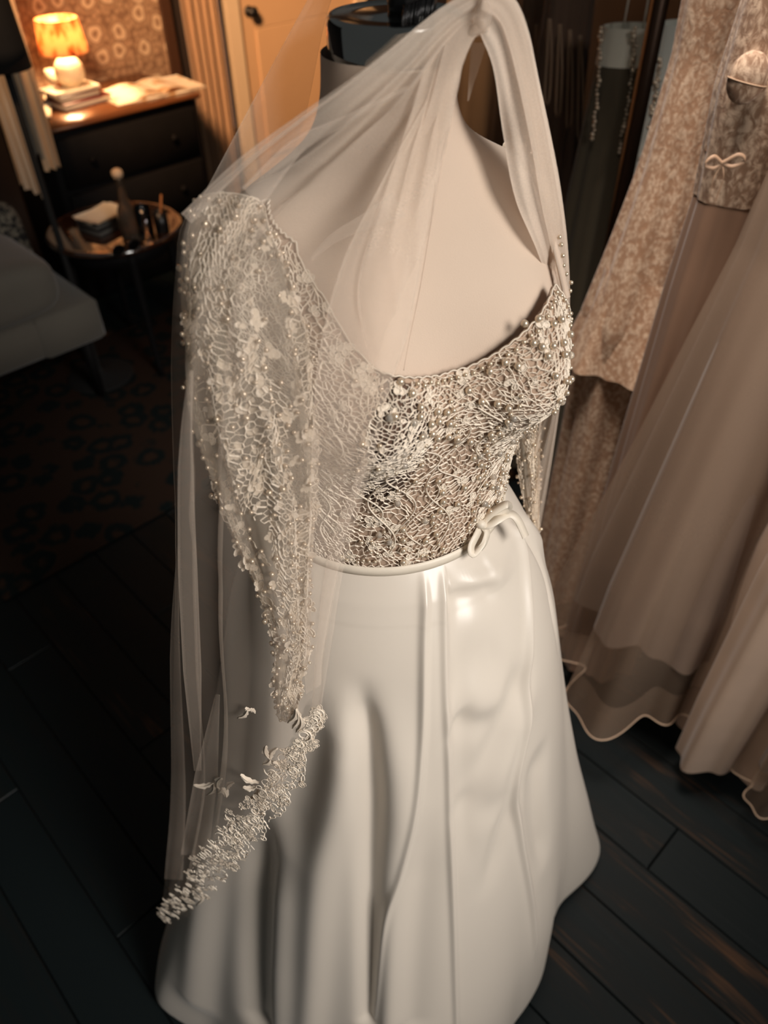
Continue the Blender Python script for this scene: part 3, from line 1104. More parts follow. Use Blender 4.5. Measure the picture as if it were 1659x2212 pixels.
def sheet(name, ribs, nu, nt, dens, folds=0, fold_amp=.0, over=0.0, phase=0.0, mat=None, label=None):
    """cloth through several long ribs; dens: [(t, density)...]; folds: pleat waves across the cloth."""
    R = np.stack([cr(px3(r), nt) for r in ribs], 0)          # ribs, t, 3
    out = np.zeros((nu, nt, 3))
    uu = np.linspace(0, 1, nu)
    for j in range(nt):
        out[:, j] = cr(R[:, j], nu) if len(ribs) > 2 else R[0, j] * (1 - uu[:, None]) + R[1, j] * uu[:, None]
    if folds:
        tt = np.linspace(0, 1, nt)
        ph = 2 * np.pi * folds * uu[:, None] + phase + 1.3 * np.sin(2.2 * tt + phase)[None]
        uw = np.clip(uu[:, None] + over * np.sin(ph) / (2 * np.pi * folds) * (smooth(tt, .04, .3))[None], 0, 1)
        k = uw * (nu - 1)
        i0 = np.clip(k.astype(int), 0, nu - 2); f = (k - i0)[..., None]
        J = np.broadcast_to(np.arange(nt)[None], i0.shape)
        base = out[i0, J] * (1 - f) + out[i0 + 1, J] * f
        du = np.gradient(out, axis=0); dt = np.gradient(out, axis=1)
        N = np.cross(du, dt); N /= np.linalg.norm(N, axis=-1)[..., None] + 1e-12
        wv = np.linalg.norm(out[-1] - out[0], axis=-1)[None]
        edge = np.sin(np.pi * uu)[:, None] ** .5
        out = base + N * (np.cos(ph) * fold_amp * np.minimum(wv / .15, 1.5) * edge)[..., None]
    t = np.linspace(0, 1, nt)
    d = np.interp(t, [a for a, _ in dens], [b for _, b in dens])
    D = np.broadcast_to(d[None], (nu, nt)).copy()
    D[0] *= 1.8; D[-1] *= 1.8                                 # rolled, stitched edge of the net
    return mesh(name, out, gridF(nu, nt), mat or TULLE, veil, attr={'gather': D}, label=label)


RIB0 = [(1042, -30, .566), (965, 8, .563), (890, 66, .558), (760, 174, .548), (640, 262, .540), (520, 355, .530), (398, 470, .515), (376, 600, .50), (369, 780, .50), (374, 1000, .50), (379, 1180, .50), (372, 1500, .50), (368, 1750, .50), (345, 1985, .49)]
RIB1 = [(1044, -5, .566), (970, 45, .563), (885, 130, .556), (800, 205, .548), (690, 295, .535), (580, 375, .525), (470, 440, .515), (440, 600, .47), (425, 800, .45), (420, 1000, .45), (422, 1180, .45), (430, 1500, .455), (440, 1720, .45), (392, 1945, .45)]
RIB2 = [(1044, 20, .566), (985, 70, .564), (915, 160, .556), (850, 240, .548), (755, 330, .53), (650, 420, .512), (580, 500, .48), (550, 620, .44), (530, 800, .42), (530, 1000, .405), (530, 1180, .395), (535, 1450, .385), (520, 1650, .38), (500, 1830, .37)]
RIB3 = [(1042, 40, .567), (1000, 85, .565), (955, 160, .558), (915, 230, .548), (840, 360, .525), (750, 500, .495), (700, 650, .46), (680, 820, .43), (670, 1000, .41), (655, 1180, .40), (640, 1400, .38), (635, 1560, .372), (620, 1680, .365)]
RIB4 = [(1038, 62, .570), (1016, 88, .568), (994, 140, .563), (984, 190, .558), (955, 330, .535), (925, 500, .51), (888, 700, .483), (845, 835, .468), (795, 1010, .452), (745, 1180, .44), (703, 1400, .405), (697, 1480, .392), (690, 1533, .383)]
SH = sheet('tulle_sheet', [RIB0, RIB1, RIB2, RIB3, RIB4], 120, 150, [(0, 9), (.04, 6), (.09, 2.6), (.15, 1.5), (.24, 1.1), (.5, 1.0), (1, 1.0)], folds=4, fold_amp=.005, over=.35, phase=.6)
# second layer over the chest and down beside the sleeve
sheet('tulle_layer', [[(1000, 45, .574), (930, 200, .548), (830, 380, .515), (740, 560, .478), (690, 740, .45), (674, 900, .428), (664, 1200, .395), (655, 1380, .378), (660, 1500, .374)],
                      [(x - 4, y, Y - .004) for x, y, Y in RIB4[:-1]]], 40, 110, [(0, 5), (.15, 3.0), (.3, 1.7), (.6, 1.3), (1, 1.1)], folds=3, fold_amp=.004, over=.4)
sheet('tulle_layer', [[(950, 20, .572), (890, 230, .545), (815, 450, .50), (768, 640, .468), (800, 800, .462)],
                      [(x + 3, y, Y - .008) for x, y, Y in RIB4[:6]]], 40, 90, [(0, 7), (.2, 4.2), (.5, 2.2), (1, 1.0)], folds=3, fold_amp=.003, over=.5, phase=2)
sheet('tulle_layer', [[(975, 30, .570), (935, 200, .546), (880, 380, .52), (850, 560, .495)],
                      [(x + 6, y, Y - .010) for x, y, Y in RIB4[:5]]], 30, 60, [(0, 7), (.4, 4), (1, .6)])
# layer that runs behind the neck to the far side of the left shoulder
sheet('tulle_layer', [[(738, -120, .68), (664, 0, .66), (532, 235, .625), (410, 465, .56)], [(800, -100, .70), (716, 0, .69), (652, 278, .66), (575, 432, .60)]], 30, 60, [(0, 1.2), (1, 1.0)], folds=2, fold_amp=.003, over=.5)


def pleat(pts, w0, Yo, dens=2.0):
    a = np.array(pts, float)
    P = cr(a[:, :2], 60)
    Yv = np.interp(np.linspace(0, 1, 60), np.linspace(0, 1, len(a)), a[:, 2]) - Yo
    t = np.gradient(P, axis=0); t /= np.linalg.norm(t, axis=1)[:, None]
    nrm = np.stack([-t[:, 1], t[:, 0]], 1)
    w = np.interp(np.linspace(0, 1, 60), np.linspace(0, 1, len(w0)), w0)[:, None]
    rows = [at(*(P + nrm * w * k).T, Y=Yv - .004 * (1 - k * k)) for k in (-.5, -.3, 0, .3, .5)]
    D = np.full((5, 60), dens); D[0] *= 1.7; D[-1] *= 1.7
    mesh('veil_pleat', np.stack(rows, 0), gridF(5, 60), TULLE, veil, attr={'gather': D})


pleat([(905, 62, .558), (760, 175, .548), (640, 262, .535), (520, 355, .520), (402, 472, .505)], [8, 12, 16, 24, 30], .008, 1.7)
pleat([(880, 190, .545), (740, 262, .53), (640, 318, .52), (545, 425, .50)], [10, 16, 36, 60], .008, 1.2)
pleat([(862, 440, .505), (790, 478, .495), (720, 515, .485), (672, 560, .475)], [60, 34, 22, 8], .010, .8)
pleat([(412, 800, .44), (402, 960, .44), (404, 1180, .44), (414, 1420, .44), (427, 1665, .44)], [10, 34, 42, 40, 16], .004, 1.6)
pleat([(385, 1180, .49), (378, 1400, .49), (385, 1700, .485), (375, 1900, .48)], [6, 22, 30, 40], .004, .9)
pleat([(835, 850, .455), (780, 1040, .44), (728, 1200, .425), (700, 1390, .395), (683, 1535, .378)], [6, 26, 40, 34, 20], .004, 1.0)
pleat([(470, 1500, .42), (445, 1680, .42), (420, 1850, .41)], [10, 50, 60], .0, .9)
# over the right shoulder: gathered band that hangs down behind the arm
BL = [(1036, 70, .570), (1066, 150, .580), (1085, 280, .588), (1112, 430, .575), (1165, 560, .580), (1205, 700, .665), (1190, 850, .70), (1155, 950, .715), (1135, 1060, .72)]
BR = [(1046, -40, .566), (1108, -8, .585), (1140, 60, .60), (1164, 170, .61), (1212, 410, .598), (1231, 600, .625), (1227, 750, .68), (1207, 900, .71), (1186, 1040, .72), (1166, 1150, .725)]
BM = [(1040, 20, .566), (1082, 50, .58), (1115, 160, .590), (1150, 330, .585), (1170, 450, .582), (1198, 580, .60), (1216, 725, .672), (1198, 880, .70), (1172, 1000, .715), (1150, 1110, .72)]
sheet('tulle_band', [BL, BM, BR], 60, 110, [(0, 12), (.2, 9), (.4, 7), (.55, 4), (.7, 2.6), (1, 2.0)], folds=3, fold_amp=.0035, over=.5)
sheet('tulle_band', [[(x, y, Y - .006) for x, y, Y in BM], [(x - 2, y, Y - .004) for x, y, Y in BR]], 30, 90, [(0, 5), (.4, 2.0), (1, 1.0)], folds=2, fold_amp=.004, over=.5)
# small twist where the two falls of cloth are pinned together
for pts, w in (([(1030, 74), (1040, 50), (1044, 22), (1046, -4)], .006), ([(1010, 84), (1026, 66), (1040, 60), (1052, 70)], .004)):
    q = cr(np.array([at(x, y, Y=.562) for x, y in pts]), 30)
    V, F = tube(q, w * np.sin(np.linspace(.25, 2.9, 30)), 14)
    mesh('pinned_twist', V, F, TULLE, veil, attr={'gather': np.full(14 * 30, 2.0)})
# short loose tail below the twist
q = np.array([at(x, y, Y=.60) for x, y in ((1034, 92), (1026, 140), (1018, 180), (1011, 218))])
V, F = ribbon(cr(q, 20), np.array([1.0, 0, 0]), np.linspace(.0055, .0004, 20), .0002)
mesh('veil_tail', V, F, TULLE, veil, attr={'gather': np.full(len(V), 1.6)})
# black comb
cbar = np.array([at(x, y, Y=.60) for x, y in ((872, 6), (905, -6), (945, -18))])
V, F = tube(cr(cbar, 12), .0035, 8)
comb = mesh('comb', V, F, BLACK, veil, label='black hair comb')
bar = cr(cbar, 22)
for k in range(1, 21):
    e = bar[k] + np.array([-.004, -.012, -.016]) + rng.normal(0, .0008, 3)
    V, F = tube(np.array([bar[k], bar[k] * .5 + e * .5 + np.array([0, -.003, .002]), e]), [.0008, .0007, .0004], 5)
    mesh('comb_tooth', V, F, BLACK, comb)

# lace along the hem of the veil
hemp = [(690, 1533, .378), (668, 1590, .373), (640, 1660, .367), (592, 1730, .366), (545, 1785, .368), (500, 1840, .372), (455, 1890, .395), (410, 1935, .43), (372, 1972, .465), (347, 1985, .485)]
HP = cr(px3(hemp), 160)
hz = (HP - CAM) @ _f
T = np.gradient(HP, axis=0); T /= np.linalg.norm(T, axis=1)[:, None]
HN = np.cross(T, _f); HN /= np.linalg.norm(HN, axis=1)[:, None]
HN = np.where((HN @ _u)[:, None] < 0, -HN, HN)               # towards the upper edge of the band
bwid = np.interp(np.linspace(0, 1, 160), [0, .1, .25, .45, .7, .9, 1], [4, 50, 66, 60, 46, 34, 14]) * hz / FPX
Ltot = np.linalg.norm(np.diff(HP, axis=0), axis=1).sum()


def S_h(u, v):
    """u metres along the hem, v 0..1 across"""
    u = np.asarray(u, float) / Ltot; v = np.asarray(v, float)
    s = np.linspace(0, 1, 160)
    g = lambda A: np.stack([np.interp(u, s, A[:, k]) for k in range(3)], -1)
    scal = .24 * np.abs(np.sin(u * 44)) + .05 * np.sin(u * 173)
    return g(HP) + g(HN) * ((v * (1 + scal) - scal - .25) * np.interp(u, s, bwid))[..., None] - _f * (.004 + .003 * np.sin(u * 37) * v)[..., None]


uv, ed = honeycomb(0, Ltot, 0, 1.0, .0042, .105, .22)
P = S_h(uv[:, 0], uv[:, 1])
hole = np.sin(uv[:, 0] / Ltot * 95 + 3 * np.sin(uv[:, 1] * 5)) + np.sin(uv[:, 1] * 9 + uv[:, 0] / Ltot * 30) + .9 * smooth(uv[:, 0] / Ltot, .45, 1.0) + .7 * smooth(uv[:, 1], .55, 1.0) < .75
ed = ed[(rng.random(len(ed)) > .06) & hole[ed[:, 0]] & (rng.random(len(ed)) > .97 * smooth(uv[ed[:, 0], 0] / Ltot, .18, .62))]
V1, F1 = prisms(P[ed[:, 0]], P[ed[:, 1]], np.broadcast_to(-_f, (len(ed), 3)), rng.choice([.0004, .0006, .0009], len(ed)), .0005)
trim = mesh('lace_trim', V1, F1, LACE, veil, kind='stuff', flat=True, label='scalloped lace hem of the veil')
cen = [(Ltot * rng.uniform(0, 1) ** 1.9, rng.uniform(-.05, 1.15)) for _ in range(170)]
V2, F2, A, B, N_ = petals(lambda u, v: S_h(u, np.asarray(v)), cen, rng.uniform(.004, .0080, 170), lift=-.001)
V3, F3 = prisms(A, B, N_, .0005, .0)
V4, F4 = join([(V2, F2), (V3, F3)])
mesh('lace_flowers', V4, F4, LACE2, trim, kind='stuff')
cu_ = []
for k in range(150):
    u0_, v0_ = Ltot * rng.uniform(.02, .99) ** 1.5, rng.uniform(.0, 1.05)
    i = int(u0_ / Ltot * 159)
    c = S_h(np.array([u0_]), np.array([v0_]))[0] - _f * .0012
    t = np.linspace(0, rng.uniform(3.5, 8), 18)
    rad = rng.uniform(.0035, .0085) * (1 - t / 12)
    a0 = rng.uniform(0, 6.28); sg_ = rng.choice([-1, 1])
    P = c + (rad * np.cos(a0 + sg_ * t))[:, None] * T[i] + (rad * np.sin(a0 + sg_ * t))[:, None] * HN[i]
    cu_.append(tube(P, rng.choice([.0004, .0006, .0008]), 4, False))
V5, F5 = join(cu_)
mesh('lace_scrolls', V5, F5, LACE, trim, kind='stuff')


def sprig(leaves, name='lace_sprig'):
    out = []
    for (x0, y0, x1, y1, Y, w) in leaves:
        a, b = at(x0, y0, Y=Y), at(x1, y1, Y=Y)
        L = b - a
        side = np.cross(L, _f); side /= np.linalg.norm(side)
        s = np.linspace(0, 1, 9)
        mid = a + s[:, None] * L + side * (.12 * np.linalg.norm(L) * np.sin(s * np.pi))[:, None]
        hw = w * np.sin(np.pi * (s * .92 + .04)) ** .7 * (1 + .25 * np.sin(s * 30))
        V = np.stack([mid - side * hw[:, None], mid - _f * .0015, mid + side * hw[:, None]], 0)
        out.append((V.reshape(-1, 3), gridF(3, 9)))
        out.append(tube(mid - _f * .002, .0006, 5))
    V, F = join(out)
    mesh(name, V, F, LACE2, veil)


sprig([(462, 1690, 418, 1696, .415, .003), (462, 1690, 448, 1716, .415, .003), (470, 1700, 480, 1680, .41, .004), (470, 1700, 490, 1722, .41, .004), (480, 1700, 470, 1712, .41, .003), (490, 1705, 506, 1690, .405, .003)])
sprig([(536, 1532, 514, 1550, .385, .0025), (536, 1532, 552, 1540, .385, .002), (540, 1534, 530, 1528, .385, .002)])
sprig([(640, 1530, 622, 1560, .372, .003), (640, 1530, 632, 1572, .372, .003), (648, 1545, 640, 1580, .372, .003)])
sprig([(585, 1640, 575, 1610, .37, .003), (585, 1640, 600, 1615, .37, .003), (585, 1640, 568, 1650, .37, .003), (590, 1645, 605, 1660, .37, .003)])
sprig([(560, 1690, 520, 1672, .375, .003), (555, 1700, 525, 1700, .375, .003), (560, 1700, 540, 1725, .375, .003)])
sprig([(428, 1915, 424, 1955, .42, .003), (440, 1905, 452, 1880, .42, .003), (420, 1900, 405, 1880, .42, .003)])

# ------------------------------------------------------------------ far corner: desk, lamp, papers
WOOD = simple('polished_brown_wood', lin(104, 62, 34), .24, var=.3, scale=14)
DWOOD = simple('dark_walnut', lin(20, 18, 18), .7, var=.25, scale=16, Specular_IOR_Level=.15)
PAPER = simple('cream_paper', lin(238, 226, 204), .8, var=.03)
desk = empty('chest_of_drawers', room(-.36, .28), 'dark wooden chest of drawers with polished top under the lit table lamp', 'chest of drawers')
sl_, sr_, dd = -.74, 0.0, .50
mesh('carcass', *rbox(sr_ - sl_ - .02, dd - .03, .71, room((sl_ + sr_) / 2, .02 + dd / 2, .02), RA, .006), DWOOD, desk)
mesh('top', *rbox(sr_ - sl_ + .02, dd + .02, .024, room((sl_ + sr_) / 2, .02 + dd / 2 + .005, .73), RA, .010), WOOD, desk, label='polished wooden top')
for k in range(3):
    f = mesh('drawer', *rbox(sr_ - sl_ - .08, .02, .20, room((sl_ + sr_) / 2, .02 + dd - .006, .06 + k * .222), RA, .005), DWOOD, desk)
    for j in (-.2, .2):
        V, F = lathe([(.001, 0), (.008, 0), (.008, .012), (.014, .016), (.014, .024), (.001, .027)], (0, 0), 16)
        V = np.array(V)
        p = room((sl_ + sr_) / 2 + j, .02 + dd + .003, .16 + k * .222)
        V = p + V[:, 2:3] * ND + V[:, 0:1] * WD + V[:, 1:2] * np.array([0, 0, 1.])
        mesh('knob', V, F, DWOOD, f)
for a in (sl_ + .05, sr_ - .05):
    for b in (.07, dd - .05):
        mesh('foot', *rbox(.05, .05, .022, room(a, b, 0), RA, .004), DWOOD, desk)
ZT = .754


def on_top(px, py, z=ZT):
    return at(px, py, z=z)


# books under the lamp
bp = on_top(160, 232)
book_specs = [('book', (.235, .16, .026), (172, 222), lin(96, 30, 22), 'dark red hardback book, lowest of the stack under the lamp', RA + .10),
              ('book', (.19, .135, .022), (160, 208), lin(58, 38, 30), 'brown book lying on the dark red book under the lamp', RA + .04)]
zb = ZT


def book(name, size, c, rz, col, label, group=None, paper=PAPER):
    o = empty(name, c, label, 'book', group)
    cov = simple('book_cover', col, .5, var=.1)
    sx, sy, sz = size
    V1 = rbox(sx, sy, .0025, (c[0], c[1], c[2]), rz, .0008)
    V2 = rbox(sx, sy, .0025, (c[0], c[1], c[2] + sz - .0025), rz, .0008)
    back = np.array([-math.sin(rz), math.cos(rz), 0]) * (sy / 2 - .0012)
    V3 = rbox(sx, .0025, sz, (c[0] + back[0], c[1] + back[1], c[2]), rz, .0008)
    mesh('cover', *join([V1, V2, V3]), cov, o)
    mesh('page_block', *rbox(sx - .01, sy - .01, sz - .005, (c[0] + back[0] * .02, c[1] + back[1] * .02, c[2] + .0025), rz, .0006), paper, o)
    return o


for nm, sz, (x, y), col, lab, rz in book_specs:
    c = at(x, y, z=zb)
    book(nm, sz, c, rz, col, lab)
    zb += sz[2]
lamp_c = at(157, 183, z=zb + .012)
# pale flat box with the lamp on it
tr = at(152, 194, z=zb)
pale = empty('shallow_tray', tr, 'shallow pale tray on top of the books holding the lamp', 'tray')
mesh('tray_base', *rbox(.215, .135, .006, tr, RA + .05, .002), PAPER, pale)
for dx, dy, sx, sy in ((0, .064, .215, .006), (0, -.064, .215, .006), (.105, 0, .006, .123), (-.105, 0, .006, .123)):
    c = tr + np.array([dx * math.cos(RA + .05) - dy * math.sin(RA + .05), dx * math.sin(RA + .05) + dy * math.cos(RA + .05), .005])
    mesh('tray_rim', *rbox(sx, sy, .008, c, RA + .05, .002), PAPER, pale)
zl = zb + .007
lamp_c = at(158, 186, z=zl)
CERAM = simple('cream_ceramic', lin(236, 220, 190), .3, var=.04)
lamp = empty('table_lamp', lamp_c, 'lit table lamp with round cream ceramic base and patterned orange shade', 'table lamp')
rs = .062
prof = [(.001, 0), (.024, 0), (.026, .003)]
for t in np.linspace(-1.12, 1.15, 20):
    prof.append((rs * math.cos(t), .055 + rs * math.sin(t)))
prof += [(.014, .118), (.012, .122), (.001, .122)]
V, F = lathe(prof, lamp_c[:2], 40); V[:, 2] += zl
mesh('lamp_base', V, F, CERAM, lamp)
V, F = lathe([(.001, .12), (.008, .12), (.008, .16), (.012, .162), (.012, .19), (.001, .192)], lamp_c[:2], 16); V[:, 2] += zl
mesh('lamp_socket', V, F, simple('brass', lin(150, 112, 60), .3, .9), lamp)


def shade_mat():
    m = NT('patterned_lampshade')
    v = m.coords((1, 1, .55))
    n = m.noise(v, 38, 3, .6, 1.2)
    w = m.vor(v, 30, rand=1.0)
    k = m.math('ADD', m.math('MULTIPLY', n, .6), m.math('MULTIPLY', w, .55))
    c = m.ramp(k, [(.38, lin(140, 74, 32)), (.50, lin(190, 134, 80)), (.66, lin(218, 180, 128))])
    d = m.n('ShaderNodeBsdfDiffuse'); m.link(c, d.inputs['Color'])
    t = m.n('ShaderNodeBsdfTranslucent'); m.link(c, t.inputs['Color'])
    a = m.n('ShaderNodeMixShader'); a.inputs[0].default_value = .6
    m.link(d.outputs[0], a.inputs[1]); m.link(t.outputs[0], a.inputs[2])
    e = m.n('ShaderNodeEmission'); m.link(c, e.inputs['Color']); e.inputs['Strength'].default_value = .18
    s = m.n('ShaderNodeAddShader')
    m.link(a.outputs[0], s.inputs[0]); m.link(e.outputs[0], s.inputs[1])
    m.link(s.outputs[0], m.out.inputs[0])
    return m.m


SHADEM = shade_mat()
z0 = zl + .128
V, F = lathe([(.099, z0), (.100, z0 - .001), (.086, z0 + .122), (.084, z0 + .122), (.097, z0), (.099, z0)], lamp_c[:2], 48)
mesh('lamp_shade', V, F, SHADEM, lamp, label='pleated patterned shade glowing orange')
for zz_, r_s in ((z0, .0995), (z0 + .122, .0852)):
    a = np.linspace(0, 2 * np.pi, 49)
    V, F = tube(np.stack([lamp_c[0] + r_s * np.cos(a), lamp_c[1] + r_s * np.sin(a), np.full_like(a, zz_)], 1), .0016, 6, False)
    mesh('shade_trim', V, F, simple('shade_binding', lin(170, 86, 30), .7), lamp)
V, F = ball(.024, 16, 10)
BULB = NT('bulb'); e = BULB.n('ShaderNodeEmission', Color=(1, .60, .28, 1), Strength=16.0); BULB.link(e.outputs[0], BULB.out.inputs[0])
mesh('bulb', V + np.array([lamp_c[0], lamp_c[1], zl + .185]), F, BULB.m, lamp)
pl_ = bpy.data.lights.new('lamp_light', 'POINT'); pl_.energy = 36.0; pl_.color = (1, .60, .30); pl_.shadow_soft_size = .03
po = bpy.data.objects.new('lamp_light', pl_); po.location = (lamp_c[0], lamp_c[1], zl + .20); COL.objects.link(po)

# small things by the lamp
vp = at(116, 178, z=zl)
o = empty('votive_holder', vp, 'small pale frosted votive glass beside the lamp base on the tray', 'candle holder')
V, F = lathe([(.001, 0), (.02, 0), (.024, .004), (.026, .05), (.024, .05), (.022, .006), (.001, .005)], vp[:2], 24); V[:, 2] += zl
mesh('cup', V, F, CERAM, o)
V, F = lathe([(.001, .006), (.020, .006), (.0205, .03), (.001, .032)], vp[:2], 20); V[:, 2] += zl
mesh('candle', V, F, PAPER, o)
ap = at(134, 187, z=zl)
o = empty('trinket', ap, 'tiny amber bead cluster in front of the lamp base', 'trinket')
AMBER = simple('amber_glass', lin(176, 96, 30), .12, .3)
bv, bf = ball(.008, 10, 6)
for d in ((0, 0, .008), (.013, .004, .008), (-.012, .003, .008), (.002, .012, .008), (.002, .004, .019)):
    mesh('bead', bv + ap + np.array(d), bf, AMBER, o)
# open magazine
mg = at(322, 195, z=ZT)
o = empty('magazine', mg, 'open magazine with brown pictures lying on the chest of drawers', 'magazine')


def mag_mat():
    m = NT('magazine_page')
    v = m.coords()
    n = m.noise(v, 11, 3, .55)
    c = m.ramp(n, [(.50, lin(244, 230, 206)), (.60, lin(214, 172, 124)), (.68, lin(120, 70, 36))])
    m.pbr(Base_Color=c, Roughness=.45)
    return m.m


MAGM = mag_mat()
cs, sn_ = math.cos(RA - .06), math.sin(RA - .06)
for sgn in (-1, 1):
    g = np.zeros((14, 8, 3))
    for i in range(14):
        for j in range(8):
            t = i / 13
            lx = sgn * (.002 + .215 * t); ly = (j / 7 - .5) * .27
            g[i, j] = (mg[0] + lx * cs - ly * sn_, mg[1] + lx * sn_ + ly * cs, ZT + .004 + .012 * math.sin(min(1, t * 1.6) * math.pi) * (1 - t * .4))
    bot = g.copy(); bot[..., 2] = ZT + .001
    V = np.concatenate([g.reshape(-1, 3), bot.reshape(-1, 3)])
    F = gridF(14, 8).tolist() + [q[::-1] for q in gridF(14, 8, off=112).tolist()]
    ring_ = [i * 8 for i in range(14)] + [13 * 8 + j for j in range(1, 8)] + [i * 8 + 7 for i in range(12, -1, -1)] + [j for j in range(6, 0, -1)]
    F += [[a, b, b + 112, a + 112] for a, b in zip(ring_, ring_[1:] + ring_[:1])]
    mesh('page', V, F, MAGM, o)
# soft white cloth slipping over the left end of the chest
cl = []
for x in np.linspace(-.5, .5, 16):
    row = []
    for y in np.linspace(0, 1, 16):
        p = at(106 + 7 * x + 6 * y, 182 + 68 * y, z=ZT + .006 + .010 * abs(math.sin(x * 9 + y * 3)))
        row.append(p + WD * (-.015 - .02 * y) * (1 if x < 0 else .3))
    cl.append(row)
c_ = np.array(cl)
cloth = mesh('cloth', np.concatenate([c_.reshape(-1, 3), (c_ - np.array([0, 0, .003])).reshape(-1, 3)]), gridF(16, 16).tolist() + [q[::-1] for q in gridF(16, 16, off=256).tolist()], fabric('white_cloth', lin(240, 226, 200), .8), loc=None)
tag(cloth, 'crumpled white cloth on the left end of the chest of drawers', 'cloth')

# ------------------------------------------------------------------ wall right of the paper: dark recess, drapes, lit door
CURT = fabric('beige_drape', lin(170, 136, 106), .85, 900, .2, .2)
CURTL = fabric('cream_curtain', lin(226, 196, 160), .85, 900, .2, .2)
s_d0 = on_wall(512, 100)[0]
s_c0, s_c1 = on_wall(404, 120, .08)[0], on_wall(500, 120, .08)[0]
wall_panel('wall_back_recess', s_r, s_d0 - .07, 0, 2.6, DARKW, -.03)
wall_panel('trim_1', s_r - .02, s_r + .035, 0, 2.6, simple('brown_wood_trim', lin(66, 42, 28), .5), .02, .05)


def drape(name, s0, s1, z0, z1, d, mat, label, nf, amp=.02, group=None, cat='curtain'):
    nu, nv = nf * 12, 30
    s = np.linspace(0, 1, nu)
    V = np.zeros((nu, nv, 3))
    for j, t in enumerate(np.linspace(0, 1, nv)):
        z = z0 + (z1 - z0) * t
        wv = amp * (np.sin(s * nf * 2 * np.pi + .5 * math.sin(t * 4)) + .35 * np.sin(s * nf * 5.1 * np.pi + 1.7))
        sw = s0 + (s1 - s0) * (s + .010 * np.sin(t * 9 + s * 6))
        V[:, j] = np.stack([room(a, d + b, z) for a, b in zip(sw, wv)])
    off = ND * .003
    W = np.concatenate([V.reshape(-1, 3), (V - off).reshape(-1, 3)])
    n = nu * nv
    F = gridF(nu, nv).tolist() + [q[::-1] for q in gridF(nu, nv, off=n).tolist()]
    F += [[j, j + 1, j + 1 + n, j + n] for j in range(nv - 1)] + [[(nu - 1) * nv + j, (nu - 1) * nv + j + 1, (nu - 1) * nv + j + 1 + n, (nu - 1) * nv + j + n] for j in range(nv - 1)]
    o = mesh(name, W, F, mat, loc=room((s0 + s1) / 2, d, z0))
    tag(o, label, cat, group)
    return o


drape('drape', s_c0 + .02, s_c1 - .03, .01, 2.45, .05, CURT, 'long beige drape hanging between the wallpaper and the door', 5, .022)
DOORM = simple('cream_painted_door', lin(206, 168, 130), .5, var=.03, scale=8)
sd1 = s_d0 + .86
door = wall_panel('door_1', s_d0 + .035, sd1 - .035, .01, 2.05, DOORM, -.005, .04)
for (a, b, za, zb2) in ((.13, .73, .18, .82), (.13, .73, .98, 1.9)):
    V, F = rbox(b - a, .012, zb2 - za, ((a + b) / 2 - .43, -.022, za), 0, .005)
    me = bpy.data.meshes.new('door_panel'); me.from_pydata(V.tolist(), [], F); me.materials.append(DOORM)
    p_ = bpy.data.objects.new('door_panel', me); COL.objects.link(p_); p_.parent = door
ks, kz = on_wall(523, 33, .05)
V, F = lathe([(.001, 0), (.026, 0), (.026, .006), (.010, .010), (.010, .03), (.024, .036), (.028, .048), (.022, .058), (.001, .062)], (0, 0), 24)
V = np.array(V)
W = room(max(ks, s_d0 + .10), -.005, kz) + V[:, 2:3] * ND + V[:, 0:1] * WD + V[:, 1:2] * np.array([0, 0, 1.])
me = bpy.data.meshes.new('door_knob')
inv = door.matrix_basis.inverted()
me.from_pydata([tuple(inv @ Vector(w)) for w in W], [], F); me.polygons.foreach_set('use_smooth', np.ones(len(me.polygons), bool)); me.materials.append(BLACK)
kn = bpy.data.objects.new('door_knob', me); COL.objects.link(kn); kn.parent = door
JAMB = simple('white_painted_jamb', lin(214, 190, 160), .5, var=.03)
wall_panel('trim_2', s_d0 - .05, s_d0 + .03, 0, 2.12, JAMB, .02, .06)
wall_panel('trim_3', sd1 - .03, sd1 + .05, 0, 2.12, JAMB, .02, .06)
wall_panel('trim_4', s_d0 - .05, sd1 + .05, 2.12, 2.2, JAMB, .02, .06)
wall_panel('wall_back_far', sd1 + .05, 5.0, 0, 2.6, DARKW)
wall_panel('wall_back_above_door', s_d0 - .07, sd1 + .07, 2.2, 2.6, DARKW)
# right wall behind the clothes rail
V, F = rbox(.08, 5.6, 2.6, tuple(np.array([1.45, 1.9, 0])), math.radians(8), .002)
mesh('wall_right', V, F, DARKW, loc=(1.45, 1.9, 0), kind='structure')

cz = at(105, 338, Y=3.28)
drape('curtain', *sorted((on_wall(-8, 60, .62)[0], on_wall(34, 60, .62)[0])), float(cz[2]), 2.4, .66, CURTL, 'cream curtain at the left end of the papered wall', 2, .018)

# ------------------------------------------------------------------ floor lamp, hung lengths of fabric
SHD = simple('black_shade', lin(16, 15, 14), .85)
lp = at(24, 185, Y=2.65)
fx, fy, fz = lp
fz = float(at(35, 160, Y=2.58)[2])
o = empty('floor_lamp', (fx, fy, 0), 'unlit floor lamp with black bell shade in front of the hung fabrics', 'floor lamp')
V, F = lathe([(.001, 0), (.13, 0), (.135, .008), (.12, .018), (.02, .03), (.011, .05), (.011, fz + .2), (.001, fz + .2)], (fx, fy), 24)
mesh('pole', V, F, SHD, o)
V, F = lathe([(.080, fz), (.081, fz - .001), (.078, fz + .06), (.070, fz + .20), (.062, fz + .36), (.060, fz + .36), (.076, fz + .06), (.078, fz)], (fx - .004, fy), 40)
mesh('lamp_shade', V, F, SHD, o, label='black bell shaped shade')
for k in range(3):
    a = k * 2.1
    V, F = tube(np.array([[fx, fy, fz + .19], [fx - .004 + .066 * math.cos(a), fy + .066 * math.sin(a), fz + .175]]), .0025, 6)
    mesh('shade_spoke', V, F, BLACK, o)

